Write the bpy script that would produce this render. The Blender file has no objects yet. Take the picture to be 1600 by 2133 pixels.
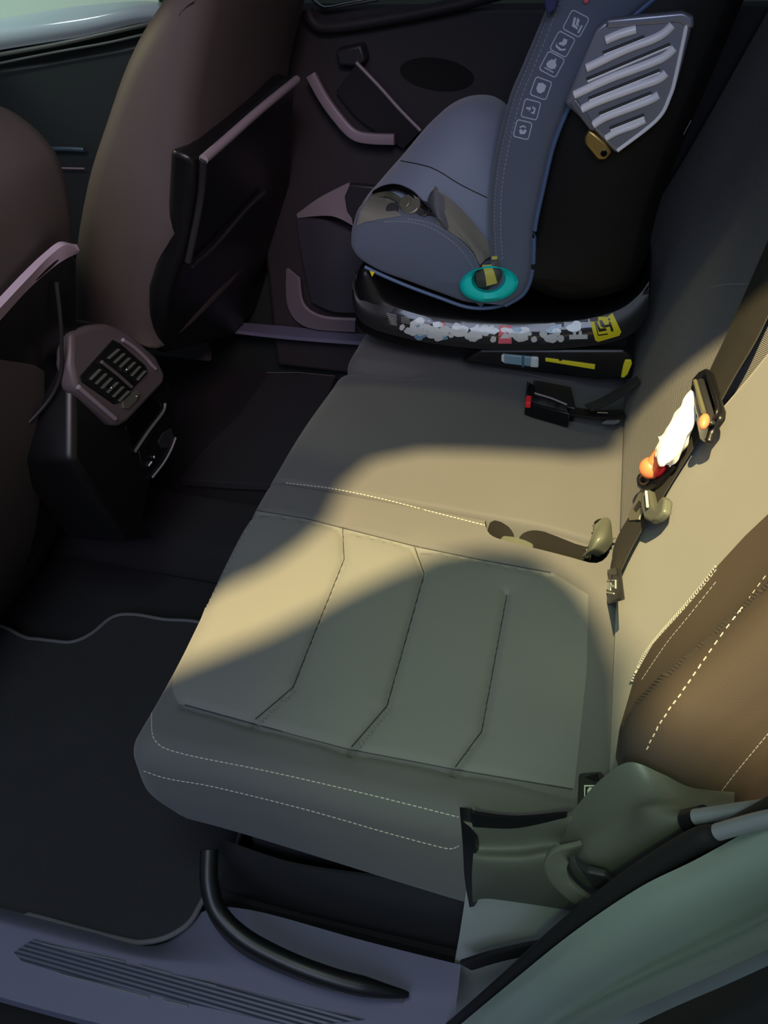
import bpy, bmesh, math, random
from math import *
from mathutils import Vector, Matrix, noise
from mathutils.bvhtree import BVHTree
random.seed(7)
S = bpy.context.scene
COL = S.collection
V = Vector
# ------------------------------------------------------------------ camera
CAM = V((0.42088702814509277, -0.4545834508328887, 1.133313227362135))
FPX = 1683.6724358870813
CM = (Matrix.Rotation(0.253249554325095, 3, 'Z') @ Matrix.Rotation(pi/2-0.6750029582886693, 3, 'X') @ Matrix.Rotation(-0.012228222482963732, 3, 'Z'))
cd = bpy.data.cameras.new('camera'); cam = bpy.data.objects.new('camera', cd); COL.objects.link(cam)
cd.sensor_fit = 'HORIZONTAL'; cd.sensor_width = 36; cd.lens = 36*FPX/1600
cd.clip_start = 0.02; cd.clip_end = 60
cam.matrix_world = Matrix.Translation(CAM) @ CM.to_4x4()
S.camera = cam

def ray(u, v):
    return CM @ V(((u-800)/FPX, (1066.5-v)/FPX, -1))
def W(u, v, x=None, y=None, z=None, n=None, o=None):
    """point of the photographed place seen at (u, v), lying on a known plane of the car"""
    d = ray(u, v)
    if x is not None: t = (x-CAM.x)/d.x
    elif y is not None: t = (y-CAM.y)/d.y
    elif z is not None: t = (z-CAM.z)/d.z
    else: t = (V(o)-CAM).dot(V(n))/d.dot(V(n))
    return CAM+t*d

# ------------------------------------------------------------------ materials
MATS = {}
def mat(name, col, rough=0.6, metal=0.0, bump=None, spec=0.5, sheen=0.0, mottle=0.0, scale=900, coat=0.0, emit=None, ribs=None):
    m = bpy.data.materials.new(name); m.use_nodes = True
    nt = m.node_tree; b = nt.nodes['Principled BSDF']
    c = tuple(((x/255)/12.92 if x/255 <= .04045 else ((x/255+.055)/1.055)**2.4) for x in col)+(1,)
    b.inputs['Base Color'].default_value = c
    b.inputs['Roughness'].default_value = rough; b.inputs['Metallic'].default_value = metal
    b.inputs['Specular IOR Level'].default_value = spec
    if sheen: b.inputs['Sheen Weight'].default_value = sheen; b.inputs['Sheen Roughness'].default_value = .5
    if coat: b.inputs['Coat Weight'].default_value = coat; b.inputs['Coat Roughness'].default_value = .05
    tc = nt.nodes.new('ShaderNodeTexCoord')
    if mottle:
        nz = nt.nodes.new('ShaderNodeTexNoise'); nz.inputs['Scale'].default_value = 9; nz.inputs['Detail'].default_value = 5
        nt.links.new(tc.outputs['Object'], nz.inputs['Vector'])
        mx = nt.nodes.new('ShaderNodeMix'); mx.data_type = 'RGBA'
        mx.inputs[6].default_value = tuple(k*(1-mottle) for k in c[:3])+(1,); mx.inputs[7].default_value = tuple(min(1, k*(1+mottle)) for k in c[:3])+(1,)
        nt.links.new(nz.outputs['Fac'], mx.inputs[0]); nt.links.new(mx.outputs[2], b.inputs['Base Color'])
    if bump:
        nz = nt.nodes.new('ShaderNodeTexNoise'); nz.inputs['Scale'].default_value = scale; nz.inputs['Detail'].default_value = 3
        nt.links.new(tc.outputs['Object'], nz.inputs['Vector'])
        bp = nt.nodes.new('ShaderNodeBump'); bp.inputs['Strength'].default_value = bump; bp.inputs['Distance'].default_value = .001
        nt.links.new(nz.outputs['Fac'], bp.inputs['Height']); nt.links.new(bp.outputs['Normal'], b.inputs['Normal'])
    if ribs:
        wv = nt.nodes.new('ShaderNodeTexWave'); wv.inputs['Scale'].default_value = ribs[0]; wv.bands_direction = ribs[1]
        nt.links.new(tc.outputs['Object'], wv.inputs['Vector'])
        bp = nt.nodes.new('ShaderNodeBump'); bp.inputs['Strength'].default_value = ribs[2]; bp.inputs['Distance'].default_value = .001
        nt.links.new(wv.outputs['Fac'], bp.inputs['Height']); nt.links.new(bp.outputs['Normal'], b.inputs['Normal'])
    if emit:
        b.inputs['Emission Color'].default_value = tuple(((x/255)**2.2) for x in emit[0])+(1,); b.inputs['Emission Strength'].default_value = emit[1]
    MATS[name] = m
    return m

# ------------------------------------------------------------------ object helpers
BV = {}
def link(name, verts, faces, m, parent=None, smooth=True, mats=None):
    me = bpy.data.meshes.new(name); me.from_pydata([tuple(v) for v in verts], [], faces); me.update()
    bm = bmesh.new(); bm.from_mesh(me); bmesh.ops.recalc_face_normals(bm, faces=bm.faces)
    if bm.calc_volume(signed=True) < 0: bmesh.ops.reverse_faces(bm, faces=bm.faces)
    bm.to_mesh(me); bm.free()
    o = bpy.data.objects.new(name, me); COL.objects.link(o); o.data.materials.append(m)
    if smooth:
        for p in me.polygons: p.use_smooth = True
        try: me.set_sharp_from_angle(angle=radians(50))
        except Exception: pass
    if parent:
        o.parent = parent
        o.matrix_parent_inverse = Matrix.Translation(-parent.location)
    return o
def tag(o, label=None, cat=None, group=None, kind=None):
    if label: o['label'] = label
    if cat: o['category'] = cat
    if group: o['group'] = group
    if kind: o['kind'] = kind
    return o
def thing(name, label, cat, loc, group=None):
    o = bpy.data.objects.new(name, None); COL.objects.link(o); o.location = loc; o.empty_display_size = .02
    return tag(o, label, cat, group)
def cr(pts, n=6, closed=False):
    """Catmull-Rom through the points"""
    P = [V(p) for p in pts]; out = []; N = len(P)
    segs = N if closed else N-1
    for i in range(segs):
        if closed: a, b, c, d = P[(i-1) % N], P[i], P[(i+1) % N], P[(i+2) % N]
        else: a, b, c, d = P[max(i-1, 0)], P[i], P[i+1], P[min(i+2, N-1)]
        for k in range(n):
            t = k/n
            out.append(.5*((2*b)+(c-a)*t+(2*a-5*b+4*c-d)*t*t+(3*b-a-3*c+d)*t**3))
    if not closed: out.append(P[-1])
    return out
def bev(o, w=.003, seg=3, ang=35):
    m = o.modifiers.new('bevel', 'BEVEL'); m.width = w; m.segments = seg; m.limit_method = 'ANGLE'; m.angle_limit = radians(ang)
    return o
def rbox(name, lo, hi, r, n, m, parent=None, deform=None):
    """dense rounded box between two corners"""
    lo, hi = V(lo), V(hi); c = (lo+hi)/2; h = (hi-lo)/2
    vs, fs, key = [], [], {}
    def vid(i, j, k):
        q = (i, j, k)
        if q not in key:
            p = V([(2*a/b-1)*hh for a, b, hh in zip(q, n, h)])
            cl = V([max(-(hh-r), min(hh-r, pp)) for pp, hh in zip(p, h)])
            d = p-cl
            if d.length > 1e-9:
                # push onto the rounded surface
                p = cl+d.normalized()*r
            p = p+c
            if deform: p = V(deform(p.copy()))
            key[q] = len(vs); vs.append(p)
        return key[q]
    for ax in range(3):
        a, b = [k for k in range(3) if k != ax]
        for side in (0, n[ax]):
            for i in range(n[a]):
                for j in range(n[b]):
                    q = []
                    for di, dj in ((0, 0), (1, 0), (1, 1), (0, 1)):
                        t = [0, 0, 0]; t[ax] = side; t[a] = i+di; t[b] = j+dj; q.append(vid(*t))
                    fs.append(q)
    return link(name, vs, fs, m, parent)
def tube(name, pts, r, m, parent=None, closed=False, seg=10, flat=None, up=(0, 0, 1)):
    """tube or flat strap (flat = half width, half thickness) along points"""
    P = [V(p) for p in pts]; vs, fs = [], []; N = len(P)
    for i, p in enumerate(P):
        a = P[(i-1) % N] if closed or i else P[0]; b = P[(i+1) % N] if closed or i < N-1 else P[-1]
        t = (b-a).normalized(); u = V(up) if not callable(up) else up(i)
        s = t.cross(u)
        if s.length < 1e-5: s = t.cross(V((1, 0, 0)))
        s.normalize(); w = s.cross(t).normalized()
        rr = r(i/(N-1)) if callable(r) else r
        for k in range(seg):
            th = 2*pi*k/seg
            if flat:
                cx, sx = cos(th), sin(th); e = .35
                vs.append(p+s*flat[0]*abs(cx)**e*(1 if cx > 0 else -1)+w*flat[1]*abs(sx)**e*(1 if sx > 0 else -1))
            else: vs.append(p+(s*cos(th)+w*sin(th))*rr)
    for i in range(N if closed else N-1):
        for k in range(seg):
            a = i*seg+k; b = i*seg+(k+1) % seg; c = ((i+1) % N)*seg+(k+1) % seg; d = ((i+1) % N)*seg+k
            fs.append((a, b, c, d))
    if not closed: fs += [tuple(range(seg)), tuple((N-1)*seg+k for k in range(seg))]
    return link(name, vs, fs, m, parent)
def prism(name, poly, ext, m, parent=None, bevel=0, smooth=True):
    P = [V(p) for p in poly]; e = V(ext); n = len(P)
    fs = [tuple(range(n)), tuple(range(n, 2*n))]+[(i, (i+1) % n, n+(i+1) % n, n+i) for i in range(n)]
    o = link(name, P+[p+e for p in P], fs, m, parent, smooth)
    if bevel: bev(o, bevel)
    return o
def loft(name, poly2, ys, insets, m, parent=None, shear=None):
    """side profile poly2 [(x, z)] carried across y, shrunk by insets at each station"""
    P = [V(p) for p in poly2]; n = len(P)
    area = sum(P[i].x*P[(i+1) % n].y-P[(i+1) % n].x*P[i].y for i in range(n)); sg = 1 if area > 0 else -1
    nr = []
    for i in range(n):
        t = (P[(i+1) % n]-P[(i-1) % n]).normalized(); nr.append(V((-t.y, t.x))*sg)
    vs, fs = [], []
    for y, s in zip(ys, insets):
        Q = [p+q*s for p, q in zip(P, nr)]
        for it in range(40):                       # iron out folds where the inset is tighter than the curve
            bad = False
            for i in range(n):
                j = (i+1) % n
                if (Q[j]-Q[i]).dot(P[j]-P[i]) < 0:
                    m_ = (Q[i]+Q[j])/2; e_ = (P[j]-P[i])*.02; Q[i], Q[j] = m_-e_, m_+e_; bad = True
            if not bad: break
        for w in Q: vs.append((w.x, y, w.y))
    for j in range(len(ys)-1):
        for i in range(n): fs.append((j*n+i, j*n+(i+1) % n, (j+1)*n+(i+1) % n, (j+1)*n+i))
    from mathutils.geometry import tessellate_polygon
    for b_ in (0, (len(ys)-1)*n):
        for t in tessellate_polygon([[V((v[0], v[2], 0)) for v in vs[b_:b_+n]]]): fs.append(tuple(b_+k for k in t))
    return link(name, vs, fs, m, parent)
def cut(objs, poly, z0, z1, m):
    """carve a pocket with the given outline into the objects"""
    c = prism('cutter', [(a, b, z0) for a, b in poly], (0, 0, z1-z0), m, smooth=False)
    for o in objs:
        md = o.modifiers.new('cut', 'BOOLEAN'); md.operation = 'DIFFERENCE'; md.object = c; md.solver = 'EXACT'
        try: md.material_mode = 'TRANSFER'
        except Exception: pass
        dg = bpy.context.evaluated_depsgraph_get(); me = bpy.data.meshes.new_from_object(o.evaluated_get(dg))
        o.modifiers.clear(); o.data = me
    bpy.data.objects.remove(c, do_unlink=True)
def surf(name, rows, m, parent=None, n=6, thick=.004, closedrows=False):
    """smooth skin through a grid of points, with real thickness"""
    R1 = [cr(r, n) for r in rows]; cols = []
    for j in range(len(R1[0])): cols.append(cr([r[j] for r in R1], n))
    A, B = len(cols), len(cols[0])
    g = [[cols[a][b] for b in range(B)] for a in range(A)]
    vs = [g[a][b] for a in range(A) for b in range(B)]
    nr = []
    for a in range(A):
        for b in range(B):
            du = g[min(a+1, A-1)][b]-g[max(a-1, 0)][b]; dv = g[a][min(b+1, B-1)]-g[a][max(b-1, 0)]
            q = du.cross(dv)
            q = q.normalized() if q.length > 1e-12 else V((0, 0, 1))
            if q.dot(CAM-g[a][b]) < 0: q = -q
            nr.append(q)
    T = A*B; vs2 = vs+[p-q*thick for p, q in zip(vs, nr)]; fs = []
    for a in range(A-1):
        for b in range(B-1):
            i = a*B+b; fs.append((i, i+1, i+B+1, i+B)); fs.append((T+i, T+i+B, T+i+B+1, T+i+1))
    bd = [(a*B, (a+1)*B) for a in range(A-1)]+[(a*B+B-1, (a+1)*B+B-1) for a in range(A-1)]+[(b, b+1) for b in range(B-1)]+[((A-1)*B+b, (A-1)*B+b+1) for b in range(B-1)]
    for i, j in bd: fs.append((i, j, T+j, T+i))
    return link(name, vs2, fs, m, parent)
def bvh(o):
    if o.name not in BV:
        mw = Matrix.Translation(-o.parent.location) if False else Matrix.Identity(4)
        BV[o.name] = BVHTree.FromPolygons([v.co.copy() for v in o.data.vertices], [tuple(p.vertices) for p in o.data.polygons])
    return BV[o.name]
def hit(objs, u, v):
    best = None
    for o in (objs if isinstance(objs, (list, tuple)) else [objs]):
        d = ray(u, v).normalized(); h = bvh(o).ray_cast(CAM, d)
        if h[0] is not None and (best is None or h[3] < best[2]):
            nn = h[1].normalized()
            if nn.dot(d) > 0: nn = -nn
            best = (h[0], nn, h[3])
    return best
def pxline(pts, step):
    P = [V((a, b, 0)) for a, b in pts]; out = [P[0]]
    for a, b in zip(P, P[1:]):
        L = (b-a).length; k = max(1, int(round(L/step)))
        for i in range(1, k+1): out.append(a+(b-a)*i/k)
    return out
def stitches(name, objs, pts, m, parent, w=.0007, dash=.004, gap=.002, step=3, off=.0006, smooth=True, cont=False):
    """thread laid along a path on the surface (dashes are single stitches)"""
    pp = [(p.x, p.y) for p in cr([(a, b, 0) for a, b in pts], 8)] if smooth and len(pts) > 2 else pts
    H = [h for h in (hit(objs, p.x, p.y) for p in pxline(pp, step)) if h]
    if len(H) < 2: return None
    if cont: dash, gap = .003, 0
    # resample by length
    L = [0]
    for a, b in zip(H, H[1:]): L.append(L[-1]+(b[0]-a[0]).length)
    def at(s):
        for i in range(len(L)-1):
            if L[i+1] >= s:
                t = (s-L[i])/max(1e-9, L[i+1]-L[i]); return H[i][0].lerp(H[i+1][0], t), H[i][1].lerp(H[i+1][1], t).normalized()
        return H[-1][0], H[-1][1]
    vs, fs = [], []
    s = 0
    while s < L[-1]:
        e = min(L[-1], s+dash)
        a, na = at(s); b, nb = at(e); t = (b-a)
        if t.length > 1e-5 and t.length < dash*3:
            t.normalize(); sd = t.cross(na).normalized()
            i = len(vs)
            for p, q in ((a, na), (b, nb)):
                for k in (-1, 1):
                    vs.append(p+sd*k*w-q*.0004); vs.append(p+sd*k*w*.6+q*off)
            fs += [(i+1, i+3, i+7, i+5), (i, i+1, i+5, i+4), (i+2, i+3, i+7, i+6), (i, i+1, i+3, i+2), (i+4, i+5, i+7, i+6)]
        s = e+(0 if cont else gap)
    return link(name, vs, fs, m, parent, smooth=False) if fs else None
def decal(name, objs, poly, m, parent=None, off=.0008, grid=12, th=.0006, smooth=0):
    """a thin sheet (print, sticker) lying on a surface"""
    if smooth: poly = [(p.x, p.y) for p in cr([(a, b, 0) for a, b in poly], smooth, True)]
    bm = bmesh.new(); f = bm.faces.new([bm.verts.new((a, b, 0)) for a, b in poly])
    us = [a for a, b in poly]; vv = [b for a, b in poly]
    k = min(us)+grid
    while k < max(us): bmesh.ops.bisect_plane(bm, geom=bm.verts[:]+bm.edges[:]+bm.faces[:], plane_co=(k, 0, 0), plane_no=(1, 0, 0)); k += grid
    k = min(vv)+grid
    while k < max(vv): bmesh.ops.bisect_plane(bm, geom=bm.verts[:]+bm.edges[:]+bm.faces[:], plane_co=(0, k, 0), plane_no=(0, 1, 0)); k += grid
    bmesh.ops.triangulate(bm, faces=bm.faces[:])
    bm.verts.index_update(); ok = {}
    vs = []
    for v in bm.verts:
        h = hit(objs, v.co.x, v.co.y)
        if h: ok[v.index] = len(vs); vs.append(h[0]+h[1]*off); vs.append(h[0]+h[1]*(off-th))
    fs = []
    cnt = {}
    for f in bm.faces:
        ids = [v.index for v in f.verts]
        if all(i in ok for i in ids):
            fs.append([ok[i] for i in ids]); fs.append([ok[i]+1 for i in reversed(ids)])
            for a, b in zip(ids, ids[1:]+ids[:1]): cnt.setdefault(tuple(sorted((a, b))), []).append((a, b))
    for e, l in cnt.items():
        if len(l) == 1: a, b = l[0]; fs.append((ok[a], ok[a]+1, ok[b]+1, ok[b]))
    bm.free()
    return link(name, vs, fs, m, parent) if fs else None
def join(name, objs, parent=None):
    """several shapes of one part become one mesh"""
    objs = [o for o in objs if o]; vs, fs, mi, mats = [], [], [], []
    for o in objs:
        k = len(vs); vs += [v.co.copy() for v in o.data.vertices]
        for mm in o.data.materials:
            if mm not in mats: mats.append(mm)
        for p in o.data.polygons: fs.append([k+i for i in p.vertices]); mi.append(mats.index(o.data.materials[p.material_index]))
    for o in objs: bpy.data.objects.remove(o, do_unlink=True)
    n = link(name, vs, fs, mats[0], parent)
    for mm in mats[1:]: n.data.materials.append(mm)
    for p, i in zip(n.data.polygons, mi): p.material_index = i
    return n
def seg_d(p, a, b):
    a, b, p = V(a), V(b), V(p); ab = b-a; t = max(0, min(1, (p-a).dot(ab)/max(1e-12, ab.dot(ab)))); return (p-(a+ab*t)).length
def line_d(p, L): return min(seg_d(p, a, b) for a, b in zip(L, L[1:]))
def inside(p, poly):
    x, y = p; c = False; n = len(poly)
    for i in range(n):
        (x1, y1), (x2, y2) = poly[i], poly[i-1]
        if (y1 > y) != (y2 > y) and x < (x2-x1)*(y-y1)/(y2-y1)+x1: c = not c
    return c
def sstep(a, b, x):
    t = max(0, min(1, (x-a)/(b-a))); return t*t*(3-2*t)
# ================================================================== materials
F = mat('charcoal_fabric', (92, 91, 92), .95, bump=.35, scale=1400, sheen=.15, mottle=.05)
FI = mat('insert_fabric', (110, 110, 108), .95, bump=.25, scale=1100, sheen=.2, mottle=.05)
FR = mat('ribbed_fabric', (94, 93, 93), .95, ribs=(150, 'Z', .8), sheen=.15)
THR = mat('light_thread', (190, 186, 170), .8)
THD = mat('grey_thread', (150, 150, 150), .8)
PL = mat('grey_plastic', (88, 91, 82), .42, bump=.15, scale=700)
PLD = mat('dark_plastic', (42, 42, 44), .45, bump=.1, scale=700)
PLB = mat('black_plastic', (17, 17, 19), .38)
GLB = mat('gloss_black', (12, 12, 14), .15)
RB = mat('black_rubber', (24, 24, 25), .6)
PTR = mat('pewter_trim', (138, 128, 136), .35)
CARP = mat('carpet', (30, 28, 32), 1, bump=1, scale=500, mottle=.2)
MATM = mat('mat_carpet', (40, 39, 43), 1, bump=1, scale=420, mottle=.2)
MEDG = mat('mat_edge', (92, 90, 94), .8)
PAINT = mat('body_paint', (136, 150, 142), .28, coat=.5)
SILL = mat('sill_plastic', (106, 106, 128), .45)
PANEL = mat('inner_panel', (156, 162, 158), .5)
STEEL = mat('steel', (140, 144, 150), .3, metal=.3)
SILV = mat('silver_plastic', (150, 154, 168), .3, metal=.6)
CHR = mat('chrome', (215, 220, 225), .12, metal=1)
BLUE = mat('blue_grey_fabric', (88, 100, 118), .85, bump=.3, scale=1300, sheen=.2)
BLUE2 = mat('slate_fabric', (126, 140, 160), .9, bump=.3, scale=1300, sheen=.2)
PIPE = mat('blue_piping', (80, 104, 140), .45)
ICON = mat('pale_print', (190, 205, 220), .7)
HARN = mat('harness_fabric', (120, 122, 112), .9, bump=.3)
WEB = mat('black_webbing', (38, 36, 32), .7, ribs=(320, 'Z', .4))
TEAL = mat('teal_plastic', (0, 215, 205), .45)
YEL = mat('yellow_plastic', (235, 220, 40), .5)
GOLD = mat('gold_metal', (190, 160, 90), .3, metal=.7)
RED = mat('red_plastic', (225, 40, 50), .4)
PINK = mat('red_print', (235, 110, 125), .4)
LBL = mat('label_black', (45, 46, 48), .12, coat=.5)
LBW = mat('label_white', (210, 216, 216), .2, coat=.5)
LBB = mat('label_blue', (120, 160, 185), .25, coat=.5)
ORG = mat('orange_rubber', (250, 130, 85), .35)
PAPER = mat('white_tissue', (250, 250, 250), .9)
TAGC = mat('isofix_print', (215, 220, 205), .6)
DOORC = mat('door_skin', (44, 41, 44), .6, bump=.3, scale=600)
DOORG = mat('door_green_skin', (30, 38, 36), .6)
SEATL = mat('seat_back_leatherette', (78, 72, 70), .6, bump=.2, scale=800)
SPK = mat('speaker_cloth', (18, 18, 19), .9)
GREYI = mat('pale_blue_plastic', (120, 150, 165), .4)
WHITI = mat('white_plastic', (205, 215, 215), .4)
HEAD = mat('headliner', (120, 118, 112), .9)
SKY = mat('far_paint', (200, 222, 222), .12, coat=.9)

# ================================================================== rear bench, near cushion
ZT = .352
slot_px = [(1010, 1090), (1022, 1079), (1060, 1086), (1140, 1110), (1222, 1131), (1236, 1112), (1240, 1078), (1262, 1072), (1268, 1110), (1272, 1140), (1245, 1163), (1190, 1156), (1110, 1143), (1050, 1128), (1020, 1115)]
slot = [tuple(W(u, v, z=ZT)[:2]) for u, v in slot_px]
def slotdrop(x, y):
    if not (.30 < x < .58 and .40 < y < .62): return 0
    d = line_d((x, y), slot+[slot[0]])
    if not inside((x, y), slot): d = -d
    return sstep(-.004, .006, d)
def topl(px): return [tuple(W(u, v, z=ZT)[:2]) for u, v in px]
near_grooves = [
    (topl([(713, 1095), (717, 1165), (610, 1432), (528, 1500)]), .008, .0042),
    (topl([(864, 1137), (884, 1195), (806, 1470), (730, 1558)]), .010, .004),
    (topl([(1056, 1235), (1004, 1522), (946, 1600)]), .009, .0045),
    (topl([(385, 1468), (500, 1500), (725, 1560), (946, 1602), (1195, 1645)]), .007, .006),
    (topl([(530, 1062), (640, 1080), (865, 1137), (1000, 1165), (1150, 1193)]), .007, .006),
]
def split(x): return .527-.05*x
def tight(d):
    return d*.25 if d < .03 else (.0075+(d-.03)*1.5625 if d < .07 else d)
def near_def(p):
    x, y, z = p
    if y > .4: y = .5255-tight(.5255-y)
    # the split line between the two cushions is slightly oblique
    t = sstep(.2, .52, y); y2 = y+(split(x)-.525)*t
    top = sstep(.30, .345, z)
    dz = .006*exp(-((x-.25)/.2)**2-((y-.27)/.14)**2)
    ins = sstep(.08, .11, y)*(1-sstep(.43, .46, y))
    for L, dep, wd in near_grooves:
        d = line_d((x, y2), L); dz -= dep*exp(-(d/wd)**2)+dep*.45*exp(-(d/(wd*5))**2)
    dz -= .012*sstep(.40, .52, x)           # falls towards the backrest
    z2 = z+dz*top
    x2 = x+(.035*sstep(.27, .19, z)*(1-sstep(0, .2, x)) if z < .31 else 0)
    if z < .26: z2 -= .055*sstep(0, .5, x)*sstep(.26, .19, z)
    y3 = y2+(.012*sstep(.29, .19, z)*(1-sstep(0, .1, y)) if z < .3 else 0)
    x2 -= .02*sstep(.1, .45, y)*(1-sstep(0, .12, x))
    return (x2, y3, z2)
bench = thing('rear_seat', 'grey rear seat nearest the open door, with three seams and brown side bolster', 'car seat', (.25, .26, .14))
cush = rbox('seat_cushion', (-.012, 0, .19), (.553, .5255, ZT+.002), .034, (190, 180, 26), F, bench, near_def)
def line_slot(o):
    o.data.materials.append(PLB)
    for p in o.data.polygons:
        if p.center.z < .343 and p.center.z > .26 and slotdrop(p.center.x, p.center.y) > .12: p.material_index = 1
ins_px = [(372, 1466), (360, 1440), (362, 1410), (420, 1290), (470, 1160), (500, 1095), (515, 1070), (532, 1062), (640, 1080), (865, 1137), (1000, 1165), (1150, 1193), (1225, 1240), (1222, 1400), (1205, 1560), (1196, 1643), (946, 1601), (725, 1559), (500, 1500)]
decal('fluted_insert', cush, ins_px, FI, cush, off=.0012, grid=6, th=.001)
st = [stitches('stitching', cush, [(320, 1455), (316, 1500), (325, 1545), (380, 1570), (560, 1607), (760, 1653), (955, 1702)], THR, cush),
      stitches('stitching', cush, [(300, 1606), (350, 1622), (450, 1640), (640, 1687), (800, 1733), (900, 1760), (938, 1768), (956, 1762)], THR, cush)]
[stitches('seam_stitching', cush, L, THD, cush, w=.0005, smooth=False) for L in ([(608, 1436), (530, 1502)], [(803, 1474), (732, 1556)], [(1002, 1526), (948, 1598)])]

SEAM_SHADE = mat('seam_shade', (52, 52, 54), .9)
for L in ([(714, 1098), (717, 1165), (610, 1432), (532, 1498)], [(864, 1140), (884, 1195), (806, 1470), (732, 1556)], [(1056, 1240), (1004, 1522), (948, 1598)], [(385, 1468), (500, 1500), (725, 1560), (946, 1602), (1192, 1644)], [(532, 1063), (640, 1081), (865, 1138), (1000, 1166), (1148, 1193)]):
    stitches('shaded_seam', [cush]+[c for c in cush.children if c.name.startswith('fluted')], L, SEAM_SHADE, cush, w=.0009, off=.0007, cont=True, smooth=False)  # dark line along each seam paints in the groove's crisp shading
# skirt beneath it, arched trim and side panels ---------------------------------
skirt = surf('seat_base_skirt', [[W(440, 1745, y=.03), W(432, 1830, y=.03), W(445, 1900, y=.03), W(520, 1975, y=.03)],
    [W(600, 1800, y=.025), W(600, 1860, y=.025), W(600, 1920, y=.028), W(620, 2000, y=.035)],
    [W(800, 1830, y=.02), W(800, 1890, y=.022), W(790, 1960, y=.03), W(780, 2010, y=.04)],
    [W(985, 1850, y=.02), W(978, 1910, y=.025), W(950, 1980, y=.03), W(930, 2010, y=.04)]], PLD, None, n=8)
tag(skirt, 'dark plastic skirt curving under the near seat cushion', 'seat skirt')
arch = tube('arched_sill_trim', cr([W(436, 1770, z=.17), W(436, 1840, z=.15), W(455, 1900, z=.13), W(510, 1955, z=.115), W(600, 2003, z=.10), W(700, 2040, z=.09), W(790, 2062, z=.08), W(850, 2072, z=.066)], 8), lambda t: .0115 if t < .8 else .0115*(1-(t-.8)*3.5), PLB, None, seg=14)
tag(arch, 'black arched rim of moulded trim below the near seat cushion', 'trim')
vert = surf('curved_trim_wing', [[W(428, 1780, z=.14), W(426, 1860, z=.12), W(440, 1920, z=.10), W(500, 1985, z=.085), W(600, 2034, z=.075), W(720, 2072, z=.068), W(840, 2088, z=.060)],
    [W(446, 1770, z=.165), W(446, 1840, z=.145), W(462, 1895, z=.125), W(518, 1948, z=.11), W(606, 1995, z=.095), W(720, 2038, z=.08), W(840, 2064, z=.066)]], PLD, None, n=6)
tag(vert, 'dark curved trim wing under the front corner of the near cushion', 'trim')

# ================================================================== floor, sill and body structure
fl = surf('floor', [[V((-1.3, .02, 0)), V((-1.3, .5, 0)), V((-1.3, 1.0, 0)), V((-1.3, 1.6, 0))], [V((-.5, .02, 0)), V((-.5, .5, 0)), V((-.5, 1.0, 0)), V((-.5, 1.6, 0))], [V((.3, .02, 0)), V((.3, .5, 0)), V((.3, 1.0, 0)), V((.3, 1.6, 0))], [V((.9, .02, 0)), V((.9, .5, 0)), V((.9, 1.0, 0)), V((.9, 1.6, 0))]], CARP, None, n=3, thick=.02)
tag(fl, kind='structure')
tun = prism('trim_1', [(-1.3, .60, .0), (-1.3, .64, .07), (-1.3, .80, .07), (-1.3, .84, .0)], (1.6, 0, 0), CARP, bevel=.02); tag(tun, kind='structure')
# rear bulkhead below the cushion, front side of seat well
bk = prism('trim_2', [(.10, .05, 0), (.10, 1.36, 0), (.10, 1.36, .2), (.10, .05, .2)], (.35, 0, 0), CARP, bevel=.01); tag(bk, kind='structure')
# floor mat, near footwell
mp = [(-40, 1885), (60, 1905), (170, 1935), (260, 1958), (300, 1962), (350, 1950), (395, 1920), (425, 1870), (470, 1800), (500, 1740), (500, 1650), (520, 1500), (500, 1380), (430, 1302), (340, 1290), (280, 1280), (235, 1285), (190, 1320), (150, 1337), (110, 1335), (60, 1330), (-40, 1330)]
MTP = cr([W(u, v, z=.03) for u, v in mp], 5, True)
fm = thing('floor_mat', 'black carpet floor mat with a light bound edge in the near footwell', 'floor mat', (-.25, .2, .012))
prism('carpet_pile', [(p.x, p.y, .016) for p in MTP], (0, 0, .014), MATM, fm, bevel=.003)
tube('bound_edge', [(p.x, p.y, .029) for p in MTP], .004, MEDG, fm, closed=True, seg=8)
mp2 = [(375, 998), (480, 1005), (592, 1010), (640, 920), (700, 782), (560, 775), (500, 860), (430, 930)]
fm2 = thing('floor_mat', 'dark carpet mat in the far footwell beyond the centre tunnel', 'floor mat', (-.35, 1.1, .01))
prism('carpet_pile', [W(u, v, z=.03) for u, v in mp2], (0, 0, -.02), MATM, fm2, bevel=.003)
tube('bound_edge', [W(555, 776, z=.032), W(620, 776, z=.032), W(698, 783, z=.032)], .0018, PLD, fm2, seg=6)

# near sill: inner step, scuff plate, painted flange
sx = lambda u, v, z: W(u, v, z=z)
sill = surf('trim_3', [
    [sx(-60, 1868, .02), sx(170, 1925, .02), sx(330, 1968, .02), sx(420, 1900, .02), sx(520, 1895, .05), sx(760, 1960, .05), sx(960, 2010, .05)],
    [sx(-60, 1895, .05), sx(170, 1955, .05), sx(320, 1990, .05), sx(440, 1985, .05), sx(560, 1985, .055), sx(760, 2040, .055), sx(955, 2060, .055)],
    [sx(-60, 1930, .055), sx(150, 1985, .055), sx(300, 2020, .055), sx(450, 2040, .055), sx(600, 2070, .055), sx(760, 2095, .055), sx(950, 2110, .055)],
    [sx(-60, 2060, .055), sx(120, 2110, .055), sx(280, 2150, .055), sx(450, 2190, .055), sx(600, 2225, .055), sx(760, 2260, .055), sx(950, 2290, .055)]], SILL, None, n=6, thick=.02)
tag(sill, kind='structure')
scuff = thing('scuff_plate', 'ribbed grey sill scuff plate with thin bright lines at the door opening', 'scuff plate', tuple(W(250, 2030, z=.055)))
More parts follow.
